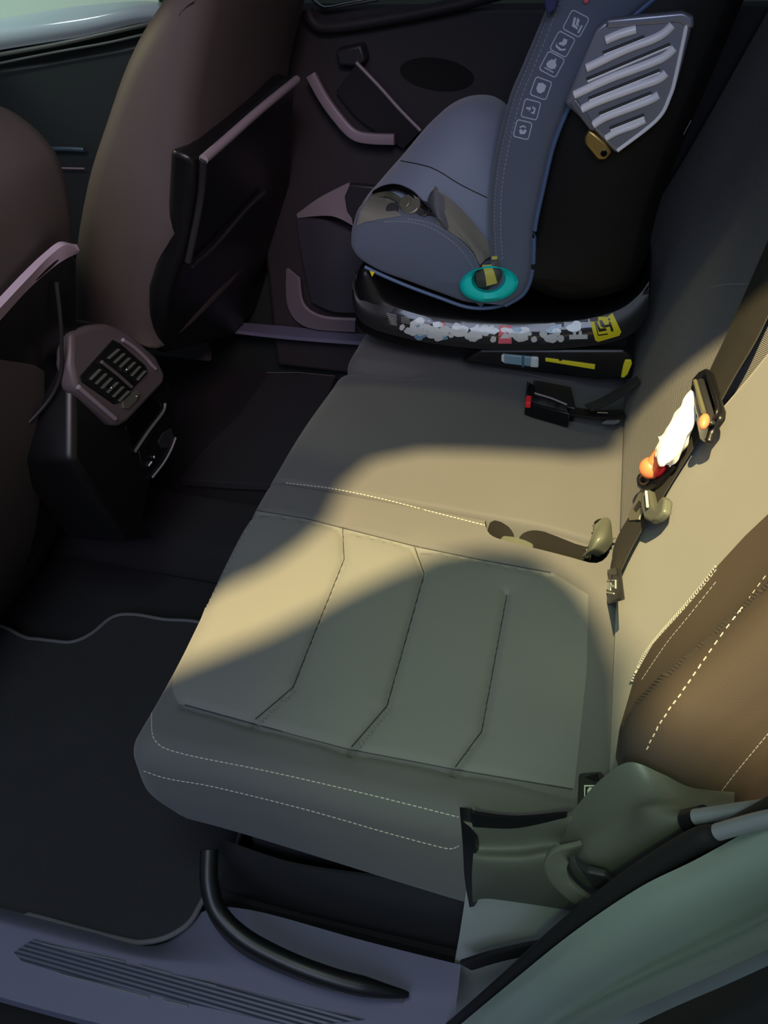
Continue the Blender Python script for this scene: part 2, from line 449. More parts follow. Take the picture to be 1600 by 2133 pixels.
decal('ribbed_plate', sill, [(70, 1958), (30, 1985), (45, 2002), (130, 2028), (265, 2060), (400, 2092), (620, 2140), (760, 2125), (600, 2090), (440, 2048), (270, 2012)], mat('ribbed_sill', (72, 76, 92), .45, ribs=(60, 'Y', 1)), scuff, off=.002, grid=20, th=.003)
for i, L in enumerate([[(290, 2014), (356, 2031)], [(376, 2037), (452, 2056)], [(122, 2030), (312, 2080)], [(340, 2086), (392, 2098)], [(90, 1968), (260, 2006)]]):
    stitches('bright_line', sill, L, STEEL, scuff, w=.0007, dash=.5, off=.0032, cont=True, smooth=False)
flange = surf('trim_4', [[sx(-80, 2045, .05), sx(60, 2082, .05), sx(150, 2108, .05), sx(300, 2150, .05)], [sx(-80, 2075, .0), sx(60, 2112, .0), sx(140, 2133, .0), sx(300, 2180, .0)], [sx(-80, 2200, -.1), sx(60, 2250, -.1), sx(150, 2260, -.1), sx(300, 2290, -.1)]], RB, None, n=6, thick=.01)
tag(flange, kind='structure')

# grey inner side panel below the belt cover and the black strap crossing it
pan = surf('inner_side_panel', [[W(975, 1830, y=.0), W(955, 1960, y=.0), W(935, 2060, y=.0), W(905, 2180, y=.0)], [W(1080, 1850, y=-.005), W(1060, 1960, y=-.005), W(1030, 2080, y=-.005), W(1010, 2180, y=-.005)], [W(1260, 1850, y=-.01), W(1230, 1960, y=-.01), W(1160, 2080, y=-.01), W(1130, 2180, y=-.01)], [W(1420, 1800, y=-.01), W(1400, 1900, y=-.01), W(1320, 2080, y=-.01), W(1300, 2180, y=-.01)]], PANEL, None, n=6, thick=.01)
tag(pan, 'plain grey inner body panel below the plastic wheel arch cover', 'body panel')
wd = tube('rubber_strap', cr([W(972, 2010, y=-.03), W(1030, 1992, y=-.033), W(1100, 1976, y=-.035), W(1180, 1960, y=-.035), W(1260, 1930, y=-.03)], 6), 0, RB, None, flat=(.0095, .003), up=(0, 1, 0), seg=16)
tag(wd, 'short black rubber strap lying across the grey inner body panel', 'strap')

# body aperture: black seal, painted arch, ledges
def arcrow(pts): return [W(u, v, y=y) for u, v, y in pts]
r = [
 arcrow([(880, 2200, -.10), (1060, 2050, -.10), (1190, 1945, -.10), (1330, 1850, -.105), (1460, 1785, -.11), (1700, 1650, -.12)]),
 arcrow([(930, 2200, -.115), (1110, 2052, -.115), (1240, 1960, -.115), (1370, 1880, -.12), (1500, 1810, -.125), (1720, 1700, -.135)]),
 arcrow([(985, 2200, -.125), (1150, 2078, -.125), (1290, 1985, -.125), (1420, 1915, -.13), (1540, 1850, -.135), (1740, 1750, -.145)]),
 arcrow([(1010, 2220, -.127), (1190, 2105, -.127), (1330, 2035, -.13), (1460, 1975, -.135), (1580, 1915, -.14), (1760, 1820, -.15)]),
 arcrow([(1020, 2235, -.14), (1200, 2118, -.14), (1340, 2046, -.145), (1470, 1986, -.15), (1590, 1926, -.155), (1770, 1830, -.165)]),
 arcrow([(1060, 2240, -.16), (1240, 2142, -.16), (1380, 2078, -.165), (1500, 2024, -.17), (1610, 1972, -.175), (1780, 1890, -.185)]),
]
ar = surf('wall_near', r, PAINT, None, n=7, thick=.02); tag(ar, kind='structure')
sl = tube('door_seal', cr(arcrow([(900, 2180, -.085), (1040, 2060, -.085), (1170, 1945, -.085), (1310, 1838, -.09), (1450, 1752, -.095), (1520, 1735, -.10), (1720, 1628, -.11)]), 8), .009, RB, None, seg=12)
tag(sl, 'black rubber door seal running along the painted body opening', 'door seal')
jam = surf('black_jamb_trim', [arcrow([(1010, 2080, -.05), (1170, 1945, -.055), (1290, 1850, -.06), (1380, 1780, -.065), (1450, 1720, -.07), (1560, 1700, -.07), (1720, 1650, -.07)]), arcrow([(1020, 2075, -.085), (1180, 1950, -.085), (1310, 1855, -.09), (1400, 1800, -.095), (1470, 1765, -.10), (1570, 1730, -.105), (1720, 1670, -.11)])], PLB, None, n=6, thick=.01)
tag(jam, 'black trim strip between the wheel arch cover and the painted body', 'trim')
out = surf('lower_body_flank', [arcrow([(1090, 2240, -.21), (1260, 2165, -.21), (1400, 2100, -.215), (1520, 2048, -.22), (1620, 2002, -.225), (1800, 1915, -.235)]), arcrow([(1180, 2240, -.24), (1340, 2190, -.24), (1450, 2150, -.24), (1560, 2108, -.24), (1640, 2080, -.24), (1800, 2040, -.24)]), arcrow([(1300, 2300, -.25), (1400, 2260, -.25), (1500, 2230, -.25), (1600, 2200, -.25), (1700, 2170, -.25), (1800, 2150, -.25)])], RB, None, n=6, thick=.01)  # lower body flank outside the painted arch
tag(out, kind='structure')
tag(tube('silver_trim_rod', cr([W(1450, 1702, y=-.075), W(1500, 1695, y=-.08), W(1560, 1687, y=-.085), W(1700, 1670, y=-.095)], 6), .0062, STEEL, None, seg=14), 'upper silver rod sticking out past the wheel arch cover', 'metal rod', 'silver rods at the door opening')
tag(tube('silver_trim_rod', cr([W(1495, 1733, y=-.112), W(1560, 1715, y=-.116), W(1620, 1702, y=-.12), W(1700, 1690, y=-.125)], 6), .0058, STEEL, None, seg=14), 'lower silver rod sticking out past the wheel arch cover', 'metal rod', 'silver rods at the door opening')
cl = thing('rod_clip', 'small black clip holding the ends of the two silver rods', 'clip', tuple(W(1450, 1720, y=-.07)))
tube('clip_body', [W(1432, 1712, y=-.068), W(1470, 1703, y=-.072)], .0095, PLB, cl, seg=16)
tube('clip_ring', [W(1446, 1738, y=-.07), W(1452, 1730, y=-.076)], .0085, PLD, cl, seg=16)
tube('rod_socket', [W(1478, 1722, y=-.075), W(1505, 1732, y=-.08)], .0095, PLB, cl, seg=16)

# ================================================================== far cushion (centre and far seat)
fold = [(-.02, .925), (.10, .935), (.3, .94)]
far_gr = [(topl([(592, 1004), (640, 1012), (700, 1022), (800, 1045), (900, 1070), (1012, 1092)]), .0035, .004)]
def far_def(p):
    x, y, z = p
    if y < .65: y = .5285+tight(y-.5285)
    t = 1-sstep(.52, .8, y); y2 = y+(split(x)-.527)*t
    top = sstep(.30, .345, z); fr = 1-sstep(.05, .18, x)
    dz = -.012*sstep(.40, .52, x)
    d = abs(y2-.93); dz -= (.03*fr+.004)*exp(-(d/.022)**2)
    dz += .006*exp(-((y2-.73)/.13)**2)*fr
    x2 = x+(.06*sstep(.31, .19, z)*(1-sstep(0, .2, x)) if z < .31 else 0)
    x2 += .03*exp(-(d/.02)**2)*(1-sstep(0, .12, x))
    x2 -= .02*(1-sstep(0, .12, x))-.01*sstep(.6, .9, y)*(1-sstep(0, .12, x))
    return (x2, y2, z+dz*top)
bench2 = thing('rear_seat', 'wide centre and far rear seat section running under and behind the child seat', 'car seat', (.25, .95, .19))
cush2 = rbox('seat_cushion', (-.012, .5285, .19), (.553, 1.34, ZT+.002), .034, (150, 220, 22), F, bench2, far_def)
stitches('split_stitching', [cush2, cush], [(596, 1006), (640, 1011), (700, 1019), (800, 1040), (900, 1066), (1010, 1094)], THR, cush2, w=.0009); stitches('stitching', cush2, [(1030, 768), (1080, 775), (1140, 788), (1200, 797)], THD, cush2, w=.0005)

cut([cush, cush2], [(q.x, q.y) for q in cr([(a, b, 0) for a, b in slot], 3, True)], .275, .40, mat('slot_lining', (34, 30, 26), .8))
# ================================================================== backrests
LEAN = tan(radians(19))
BX = .525
def backdef(y0, y1, bol0, bol1):
    def f(p):
        x, y, z = p
        fr = sstep(BX+.03, BX, x)        # front face only
        b = 0
        if bol0: b += .05*exp(-((y-y0-.04)/.06)**2)*fr*sstep(.40, .52, z)
        if bol1: b += .06*exp(-((y-y1+.05)/.07)**2)*fr
        b -= .0
        lum = .012*exp(-((z-.52)/.1)**2)*fr
        if bol0: y += .07*sstep(.47, .36, z)*(1-sstep(0, .2, y))
        return (x-b-lum+(z-.34)*LEAN, y, z)
    return f
bb = rbox('backrest', (BX, .0, .33), (BX+.12, .50, 1.0), .03, (10, 130, 150), FI, bench, backdef(0, .5, True, False))
bc = rbox('backrest', (BX+.002, .512, .33), (BX+.12, 1.36, 1.05), .03, (10, 120, 120), FR, bench2, backdef(.5, 1.36, False, True))
# bolster skin and seams, draped
decal('side_bolster', bb, [(1310, 1480), (1330, 1410), (1370, 1340), (1430, 1268), (1500, 1185), (1560, 1120), (1640, 1045), (1760, 1000), (1760, 1800), (1640, 1760), (1480, 1680), (1380, 1655), (1310, 1640), (1290, 1580), (1298, 1520)], mat('bolster_vinyl', (68, 59, 52), .6, bump=.2, scale=900), bb, off=.0042, grid=6, th=.003)
stitches('bolster_stitching', bb, [(1352, 1556), (1385, 1500), (1440, 1428), (1500, 1345), (1560, 1265), (1600, 1210), (1640, 1160)], THR, bb, w=.0009, dash=.004, gap=.004, off=.0046)
stitches('bolster_seam', bb, [(1330, 1405), (1345, 1372), (1380, 1330), (1430, 1275), (1475, 1222), (1500, 1190)], THR, bb, w=.0004, off=.0046)
stitches('bolster_seam', bb, [(1345, 1418), (1395, 1345), (1440, 1290), (1500, 1215)], THD, bb, w=.0004, off=.0046)
stitches('outer_stitching', bb, [(1480, 1672), (1530, 1605), (1600, 1520), (1640, 1470)], THD, bb, w=.0005, off=.0046)
rib = stitches('ribbed_seam', bb, [(1322, 1420), (1345, 1372), (1380, 1326), (1430, 1270), (1475, 1215), (1500, 1180)], THD, bb, w=.0035, dash=.0014, gap=.002, off=.0052)
stitches('backrest_stitching', bc, [(1480, 598), (1520, 592), (1562, 592)], THD, bc, w=.0006)
# plastic trims at the hinge -------------------------------------------------
hc = thing('seat_hinge_cover', 'moulded grey plastic hinge cover at the near rear corner of the cushion', 'plastic cover', tuple(W(1080, 1790, y=0)))
hcb = surf('cover_shell', [
  [W(966, 1712, y=-.004), W(985, 1730, y=-.006), W(988, 1760, y=-.005), W(985, 1790, y=-.018), W(983, 1830, y=-.018), W(985, 1880, y=-.012)],
  [W(1000, 1716, y=-.002), W(1010, 1732, y=-.004), W(1010, 1765, y=-.006), W(1006, 1792, y=-.02), W(1006, 1835, y=-.02), W(1010, 1872, y=-.012)],
  [W(1080, 1718, y=-.002), W(1090, 1728, y=-.004), W(1085, 1765, y=-.006), W(1080, 1792, y=-.022), W(1075, 1835, y=-.022), W(1080, 1880, y=-.014)],
  [W(1170, 1704, y=-.002), W(1180, 1715, y=-.004), W(1165, 1755, y=-.006), W(1150, 1785, y=-.022), W(1150, 1840, y=-.022), W(1200, 1900, y=-.014)],
  [W(1230, 1690, y=-.002), W(1240, 1720, y=-.004), W(1215, 1760, y=0), W(1200, 1800, y=-.015), W(1230, 1870, y=-.018), W(1290, 1930, y=-.012)]], PL, hc, n=7, thick=.006)
surf('cover_recess', [[W(978, 1690, y=-.006), W(1000, 1698, y=-.006), W(1080, 1706, y=-.006), W(1180, 1696, y=-.006)], [W(985, 1722, y=-.007), W(1005, 1724, y=-.007), W(1080, 1725, y=-.007), W(1180, 1703, y=-.007)]], PLB, hc, n=5, thick=.004)
surf('cover_lip', [[W(958, 1690, y=.002), W(964, 1760, y=-.008), W(968, 1830, y=-.008), W(978, 1890, y=-.004)], [W(978, 1690, y=.004), W(990, 1760, y=-.012), W(990, 1830, y=-.014), W(988, 1888, y=-.008)]], PLB, hc, n=7, thick=.006)
wa = thing('wheel_arch_cover', 'large dark plastic wheel arch cover beside the backrest foot', 'plastic cover', tuple(W(1320, 1750, y=-.03)))
surf('cover_shell', [
  [W(1192, 1690, y=.0), W(1180, 1730, y=-.005), W(1165, 1770, y=-.01), W(1190, 1830, y=-.02), W(1260, 1900, y=-.025)],
  [W(1250, 1625, y=.0), W(1240, 1700, y=-.015), W(1215, 1765, y=-.03), W(1245, 1810, y=-.04), W(1300, 1880, y=-.03)],
  [W(1310, 1588, y=.0), W(1310, 1660, y=-.02), W(1300, 1712, y=-.035), W(1310, 1780, y=-.05), W(1340, 1850, y=-.04)],
  [W(1380, 1612, y=-.005), W(1370, 1660, y=-.03), W(1350, 1686, y=-.045), W(1380, 1740, y=-.06), W(1400, 1800, y=-.05)],
  [W(1440, 1640, y=-.01), W(1435, 1665, y=-.03), W(1420, 1684, y=-.045), W(1440, 1710, y=-.06), W(1450, 1750, y=-.055)],
  [W(1530, 1650, y=-.01), W(1530, 1672, y=-.03), W(1530, 1690, y=-.04), W(1540, 1720, y=-.055), W(1550, 1740, y=-.055)]], PL, wa, n=8, thick=.006)
rl = tube('release_loop', cr([W(1205, 1765, y=-.03), W(1172, 1778, y=-.04), W(1158, 1800, y=-.045), W(1170, 1835, y=-.05), W(1205, 1868, y=-.055), W(1245, 1892, y=-.055), W(1278, 1900, y=-.05)], 8), 0, PL, None, flat=(.0105, .003), up=(0, 1, 0), seg=16)
tag(rl, 'curved grey plastic seat release loop below the wheel arch cover', 'release loop')
rt = prism('release_tab', [W(1195, 1795, y=-.055), W(1225, 1818, y=-.055), W(1262, 1826, y=-.055), W(1288, 1850, y=-.055), W(1268, 1868, y=-.055), W(1235, 1850, y=-.055)], (0, .008, 0), PLD, None, bevel=.002)
tag(rt, 'small dark grey tab inside the curved release loop', 'release tab')

# isofix markers --------------------------------------------------------------
def isofix(px, label, cat_plane):
    K, val, ext = cat_plane
    t = thing('isofix_cover', label, 'child seat anchor cover', tuple(W(px[0][0], px[0][1], **{K: val})), 'anchor covers at the backrest foot')
    prism('cover_plate', [W(u, v, **{K: val}) for u, v in px], ext, PLD, t, bevel=.002); return t
PA = ('x', .518, V((.006, 0, 0))); PB = ('z', .350, V((0, 0, -.008)))
t1 = isofix([(1243, 1218), (1252, 1198), (1285, 1183), (1292, 1248), (1250, 1262), (1240, 1245)], 'upper dark anchor cover with printed child seat symbol, beside the belt foot', PA)
t2 = isofix([(1207, 1610), (1252, 1606), (1275, 1636), (1256, 1672), (1225, 1692), (1204, 1690)], 'lower dark anchor cover with printed child seat symbol, by the wheel arch cover', PB)
def sym(t, cx, cy, plane, s=1):
    K, val, ext = plane; e = -ext.normalized()
    def pl(pp, nm='child_symbol'): return prism(nm, [W(cx+a*s, cy+b*s, **{K: val})+e*.0012 for a, b in pp], -e*.001, TAGC, None, smooth=False)
    a = [pl([(-12, -14), (14, -14), (14, -12), (-10, -12), (-10, 10), (-12, 12)]), pl([(-12, 9), (10, 13), (10, 16), (-12, 12)]), pl([(-6, -5), (-2, -10), (4, -9), (5, -4), (12, -3), (12, 2), (4, 1), (3, 8), (-6, 6)]), pl([(12, -12), (14, -12), (14, 4), (12, 4)])]
    join('child_symbol', a, t)
    prism('cover_slot', [W(cx+u, cy+v, **{K: val})+e*.0012 for u, v in [(-12, -32), (16, -40), (18, -26), (8, -24)]], -e*.001, PLB, t)
sym(t1, 1270, 1222, PA); sym(t2, 1230, 1652, PB, 1.1)
# ================================================================== buckles in the slot and on the far cushion
bk1 = thing('belt_buckle_stalk', 'tan-lit grey plastic buckle stalk at the rear end of the cushion slot', 'seat belt buckle', tuple(W(1250, 1140, z=.34)))
surf('stalk_body', [[W(1243, 1090, z=.375), W(1258, 1078, z=.37), W(1272, 1084, z=.365), W(1276, 1120, z=.36)], [W(1232, 1118, z=.372), W(1246, 1112, z=.382), W(1262, 1116, z=.38), W(1276, 1130, z=.36)], [W(1222, 1144, z=.35), W(1234, 1140, z=.368), W(1248, 1142, z=.365), W(1262, 1150, z=.35)], [W(1212, 1160, z=.335), W(1222, 1154, z=.348), W(1232, 1154, z=.345), W(1246, 1160, z=.335)]], PL, bk1, n=6, thick=.008)
bk2 = prism('belt_buckle_housing', [W(1038, 1126, z=.325), W(1048, 1114, z=.325), (W(1085, 1118, z=.325)), W(1112, 1132, z=.325), W(1112, 1150, z=.325), W(1060, 1140, z=.325)], (0, 0, -.02), PL, None, bevel=.003)
tag(bk2, 'grey buckle housing lying deep in the slot between the cushions', 'seat belt buckle')

b3 = thing('seat_belt_buckle', 'black seat belt buckle with a red button on the cushion by the child seat', 'seat belt buckle', tuple(W(1150, 850, z=.355)))
def slab(name, px, z, h, m, t, bv=.003):
    return prism(name, [W(u, v, z=z) for u, v in px], (0, 0, -h), m, t, bevel=bv)
slab('buckle_body', [(1098, 792), (1112, 800), (1112, 818), (1180, 845), (1188, 862), (1115, 842), (1095, 835)], .385, .03, GLB, b3)
slab('buckle_top', [(1112, 790), (1190, 805), (1200, 850), (1182, 846), (1112, 815)], .383, .03, PLB, b3)
slab('release_button', [(1097, 823), (1108, 824), (1106, 839), (1095, 837)], .390, .012, RED, b3, .0015)
tube('buckle_edge', [W(1114, 819, z=.386), W(1150, 830, z=.386), W(1181, 843, z=.386)], .0018, PTR, b3, seg=8)
tube('belt_stalk', cr([W(1186, 856, z=.372), W(1225, 862, z=.37), W(1260, 865, z=.368), W(1300, 862, z=.37)], 5), 0, PLB, b3, flat=(.013, .003), seg=16)
tube('stalk_edge', [W(1244, 859, z=.377), W(1266, 860, z=.377)], .0012, CHR, b3, seg=8)
tag(tube('loose_belt_end', cr([W(1225, 850, z=.378), W(1260, 836, z=.385), W(1300, 812, z=.40), W(1330, 790, z=.42)], 6), 0, PLD, None, flat=(.012, .0015), seg=16), 'dark loose belt end rising from behind the red-buttoned buckle', 'belt')
tag(slab('cloth_tab', [(1254, 879), (1275, 868), (1290, 850), (1292, 876), (1280, 880)], .366, .006, mat('grey_tab', (90, 96, 104), .8), None, .002), 'small grey cloth tab at the backrest foot below the child seat', 'fabric tab')

# ================================================================== shoulder belt with its tongue and the clipped toy
bn = V((-cos(atan(LEAN)), 0, sin(atan(LEAN))))
def on_back(u, v, off=.006):
    return W(u, v, n=bn, o=V((BX-.010, 0, .34))+bn*off)
def on_back_old(u, v, off=.006):
    h = hit([bb, bc], u, v)
    if h: return h[0]+h[1]*off
    return W(u, v, n=bn, o=(BX+.0, 0, .34))+bn*off
belt_c = [(1278, 1212), (1293, 1150), (1314, 1105), (1348, 1052), (1388, 985), (1430, 915), (1468, 850), (1505, 775), (1545, 700), (1580, 625), (1625, 530), (1700, 370)]
belt_w = [5, 20, 24, 24, 25, 27, 28, 33, 38, 40, 44, 50]
L1, R1 = [], []
for i, ((u, v), w) in enumerate(zip(belt_c, belt_w)):
    a = V(belt_c[max(i-1, 0)]); b = V(belt_c[min(i+1, len(belt_c)-1)]); d = (b-a).normalized()
    nx, ny = -d[1], d[0]
    L1.append(on_back(u-abs(nx)*w*.85, v+(-abs(ny))*w*.5, .012)); R1.append(on_back(u+abs(nx)*w*.85, v+abs(ny)*w*.5, .009))
# keep the webbing clear of the surface and even in width
belt = thing('seat_belt', 'dark webbing seat belt rising diagonally over the backrest joint', 'seat belt', tuple(L1[0]))
mid = [(a+b)/2+bn*.003 for a, b in zip(L1, R1)]
surf('webbing', [L1, mid, R1], WEB, belt, n=8, thick=.0016)
def onb(u, v, off): return on_back(u, v, off)
def plate(name, px, off, h, m, t, bv=.002):
    c = V((BX-.010, 0, .34))
    nn = bn
    P = [W(u, v, n=nn, o=c+nn*off) for u, v in px]
    return prism(name, P, -nn*h, m, t, bevel=bv)
tongue = thing('belt_tongue', 'grey plastic belt tongue with slotted metal latch on the lower belt', 'belt tongue', tuple(onb(1350, 1055, .02)))
plate('latch_plate', [(1335, 1018), (1350, 1030), (1330, 1082), (1310, 1084), (1309, 1070)], .016, .003, mat('latch_metal', (130, 126, 110), .35, metal=.6), tongue, .0008)
plate('latch_slot', [(1331, 1042), (1336, 1052), (1324, 1066), (1319, 1060)], .0168, .003, PLB, tongue, .0004)
plate('tongue_body', [(1336, 1025), (1350, 1018), (1358, 1052), (1366, 1056), (1370, 1042), (1380, 1032), (1385, 1038), (1381, 1064), (1368, 1080), (1352, 1086), (1340, 1080), (1333, 1055)], .024, .012, PL, tongue, .004)
tube('tongue_rib', [onb(1346, 1024, .028), onb(1349, 1055, .028)], .0018, TAGC, tongue, seg=8)

clip = thing('belt_adjuster_clip', 'dark plastic clip across the belt with an orange release button', 'belt clip', tuple(onb(1470, 840, .03)))
plate('clip_back', [(1456, 772), (1468, 766), (1476, 774), (1499, 850), (1497, 868), (1478, 895), (1472, 918), (1463, 921), (1455, 914), (1448, 880), (1436, 820), (1440, 790)], .024, .010, PLB, clip, .004)
plate('clip_front', [(1441, 792), (1457, 786), (1478, 858), (1476, 880), (1456, 886), (1447, 860), (1437, 815)], .033, .010, PLD, clip, .004)
tube('clip_rib', [onb(1448, 794, .036), onb(1458, 830, .037), onb(1466, 858, .036)], .0028, mat('olive_plastic', (100, 98, 76), .3), clip, seg=10)
tube('clip_rim', cr([onb(1470, 772, .028), onb(1483, 810, .03), onb(1494, 850, .03), onb(1488, 872, .028)], 6), .0022, PLB, clip, seg=10)
def blob(name, c, rx, ry, rz, axis, m, t, n=20):
    z = V(axis).normalized(); x = z.orthogonal().normalized(); y = z.cross(x); vs, fs = [], []
    for i in range(n+1):
        th = pi*i/n
        for j in range(n):
            ph = 2*pi*j/n; vs.append(V(c)+x*rx*sin(th)*cos(ph)+y*ry*sin(th)*sin(ph)+z*rz*cos(th))
    for i in range(n):
        for j in range(n): fs.append((i*n+j, i*n+(j+1) % n, (i+1)*n+(j+1) % n, (i+1)*n+j))
    return link(name, vs, fs, m, t)
blob('release_button', onb(1467, 878, .037), .006, .006, .0105, onb(1470, 862, 0)-onb(1463, 892, 0), ORG, clip)
toy = thing('wrapped_toy', 'orange toy with round end wrapped in white tissue, hanging on the belt', 'toy', tuple(onb(1400, 920, .03)))
c0, c1 = onb(1355, 975, .030), onb(1385, 935, .030)
hd = blob('round_end', c0, .0145, .0145, .0145, (0, 0, 1), ORG, None)
nk = tube('neck', cr([c0, onb(1368, 958, .030), onb(1382, 935, .030), onb(1390, 915, .03)], 5), lambda t: .0105-.003*t, ORG, None, seg=14)
join('orange_body', [hd, nk], toy)
# crumpled tissue
tp = [onb(1380, 948, .035), onb(1396, 930, .034), onb(1412, 900, .033), onb(1426, 868, .032), onb(1436, 838, .031), onb(1440, 818, .030)]
tr = [.019, .026, .024, .019, .014, .006]
TP = cr(tp, 6); TR = cr([(a, 0, 0) for a in tr], 6); vs, fs = [], []
for i, p in enumerate(TP):
    t = (TP[min(i+1, len(TP)-1)]-TP[max(i-1, 0)]).normalized(); s = t.cross(bn).normalized(); w = s.cross(t)
    for k in range(28):
        th = 2*pi*k/28; rr = TR[i].x*(1+.35*noise.noise(V((cos(th)*2.2, sin(th)*2.2, i*.25)))+.06*sin(th*7+i*.4))
        vs.append(p+s*cos(th)*rr+w*sin(th)*rr*.55)
for i in range(len(TP)-1):
    for k in range(28): fs.append((i*28+k, i*28+(k+1) % 28, (i+1)*28+(k+1) % 28, (i+1)*28+k))
fs += [tuple(range(28)), tuple((len(TP)-1)*28+k for k in range(28))]
link('tissue_wrap', vs, fs, PAPER, toy)
tube('tissue_string', cr([onb(1408, 936, .026), onb(1402, 958, .024), onb(1395, 972, .024), onb(1403, 955, .024), onb(1412, 935, .026)], 5), .0011, PAPER, toy, seg=6)
blob('red_cap', onb(1376, 982, .021), .007, .005, .012, onb(1400, 960, 0)-onb(1365, 990, 0), RED, toy)
hook = thing('belt_stop_ring', 'black oval ring holding the orange toy end to the belt', 'ring', tuple(onb(1345, 1000, .02)))
plate('ring_body', [(1330, 985), (1324, 998), (1326, 1014), (1338, 1024), (1352, 1022), (1368, 1008), (1400, 968), (1392, 962), (1360, 985)], .019, .009, PLB, hook, .003)
tube('ring_eyelet', [onb(1342+9*cos(a), 999+9*sin(a), .021) for a in [i*2*pi/16 for i in range(16)]], .0016, mat('eyelet', (160, 120, 90), .4, metal=.5), hook, closed=True, seg=8)

# ================================================================== child seat
cs = thing('child_seat', 'blue-grey rotating child car seat on a black base, strapped on the far rear seat', 'child seat', (.27, 1.1, .36))
YB = .955
def side(px, y): return [((lambda w: (w.x, w.z))(W(u, v, y=y))) for u, v in px]
# base shell
base_px = [(733, 600), (737, 650), (745, 690), (800, 722), (900, 745), (1000, 758), (1120, 770), (1290, 792), (1318, 760), (1320, 700), (1352, 640), (1354, 588), (1310, 632), (1210, 662), (1060, 668), (900, 655), (815, 632), (790, 600), (770, 562), (745, 562)]
bp = [tuple(p[:2]) for p in cr([(a, b, 0) for a, b in side(base_px, YB)], 4, True)]
base = loft('seat_base', bp, [YB, YB+.008, YB+.03, YB+.15, 1.28, 1.30], [.014, .004, 0, -.002, .004, .012], PLB, cs)
# curved label rail standing proud of the base
def band(px_top, px_bot, y, m, name, th=.006, sub=6, parent=None, yo=None):
    rt, rm, rb = [], [], []
    for i, (a, b) in enumerate(zip(px_top, px_bot)):
        yy = (yo[i] if yo else 0)+y
        A = W(*a, y=yy+.006); B = W(*b, y=yy+.004); Mi = W((a[0]+b[0])/2, (a[1]+b[1])/2, y=yy-.004)
        rt.append(A); rm.append(Mi); rb.append(B)
    return surf(name, [rt, rm, rb], m, parent, n=sub, thick=th)
rt_ = [(745, 560), (740, 590), (748, 616), (775, 632), (815, 638), (900, 662), (1000, 673), (1060, 675), (1140, 673), (1225, 664), (1290, 645), (1330, 615), (1352, 586)]
rb_ = [(733, 580), (734, 625), (742, 655), (762, 677), (800, 693), (890, 714), (990, 726), (1055, 729), (1140, 728), (1228, 721), (1290, 708), (1325, 688), (1350, 655)]
yo = [.03, .014, .004, -.004, -.01, -.016, -.018, -.018, -.018, -.014, -.008, 0, .008]
rail = band(rt_, rb_, YB-.005, PLD, 'label_rail', parent=cs, yo=yo)
# printed label
def lab(px, m, nm, off=.0008, par=None, grid=10): return decal(nm, rail, px, m, None, off=off, grid=grid, th=.0005)
lbl = lab([(822, 641), (900, 663), (1000, 674), (1060, 676), (1140, 674), (1228, 664), (1242, 710), (1140, 717), (1055, 718), (990, 715), (890, 703), (805, 683), (795, 672)], LBL, 'l')
label = join('instruction_label', [lbl], rail)
pr = []
def rpoly(cx, cy, rx, ry, n=10, j=.18): return [(cx+rx*cos(2*pi*i/n)*(1+random.uniform(-j, j)), cy+ry*sin(2*pi*i/n)*(1+random.uniform(-j, j))) for i in range(n)]
for cx, cy, rx, ry in [(866, 682, 14, 17), (875, 668, 9, 8), (903, 690, 17, 9), (912, 676, 12, 6), (926, 694, 11, 7), (958, 690, 20, 12), (952, 680, 10, 8), (990, 697, 16, 10), (1012, 688, 12, 11), (1028, 706, 7, 6), (1085, 698, 17, 13), (1092, 690, 14, 10), (1113, 706, 7, 6), (1132, 696, 8, 7), (1148, 704, 14, 9), (1168, 704, 8, 7), (838, 681, 6, 6), (885, 694, 5, 5), (1196, 683, 16, 10), (1202, 674, 10, 6), (975, 700, 8, 6), (940, 698, 7, 5)]:
    pr.append(lab(rpoly(cx, cy, rx, ry), LBW, 'p', .0014))
for k in range(46):
    cx = random.uniform(850, 1170); t_ = (cx-1040)/200; pr.append(lab(rpoly(cx, 693-6*t_*t_+random.uniform(-12, 14), random.uniform(5, 13), random.uniform(3, 8)), random.choice([LBW, LBW, LBW, LBB]), 'p', .0013+.00001*k))  # random pale blobs paint in the label's gloss reflection
for x0, y0, x1, y1 in [(1186, 697, 1224, 706), (1194, 688, 1200, 698), (1206, 690, 1212, 700), (880, 666, 886, 668), (890, 668, 896, 670), (1000, 679, 1018, 681)]:
    pr.append(lab([(x0, y0), (x1, y0-1), (x1, y1-1), (x0, y1)], LBW, 'p', .0014))
for k in range(6):
    pr.append(lab([(806+k*1.5+k, 652+k*4), (826-k*.5+k, 656+k*4), (826+k*.2, 658+k*4), (805+k, 654+k*4)], mat('print_grey', (130, 130, 125), .4) if k == 0 else MATS['print_grey'], 'p', .0014))
for k in range(4): pr.append(lab([(836, 660+k*3.4), (854, 663+k*3.4), (854, 664.5+k*3.4), (836, 661.5+k*3.4)], MATS['print_grey'], 'p', .0014))
for px, mm in [([(1040, 678), (1066, 678), (1066, 715), (1038, 715)], PINK), ([(916, 671), (927, 672), (926, 682), (916, 680)], RED), ([(1146, 680), (1158, 678), (1166, 690), (1152, 696)], LBB), ([(1160, 676), (1170, 675), (1170, 684), (1162, 684)], LBB)]:
    pr.append(lab(px, mm, 'p', .0012))
pr.append(lab([(1042, 704), (1053, 690), (1064, 704)], LBW, 'p', .0018))
join('label_print_gloss', pr, rail)
ys_ = join('yellow_sticker', [lab([(1226, 658), (1234, 653), (1268, 650), (1276, 652), (1294, 690), (1290, 698), (1246, 711), (1240, 708)], YEL, 'y', .0016)], rail)
yk = []
def ylab(px): yk.append(lab(px, PLB, 'k', .0024, grid=6))
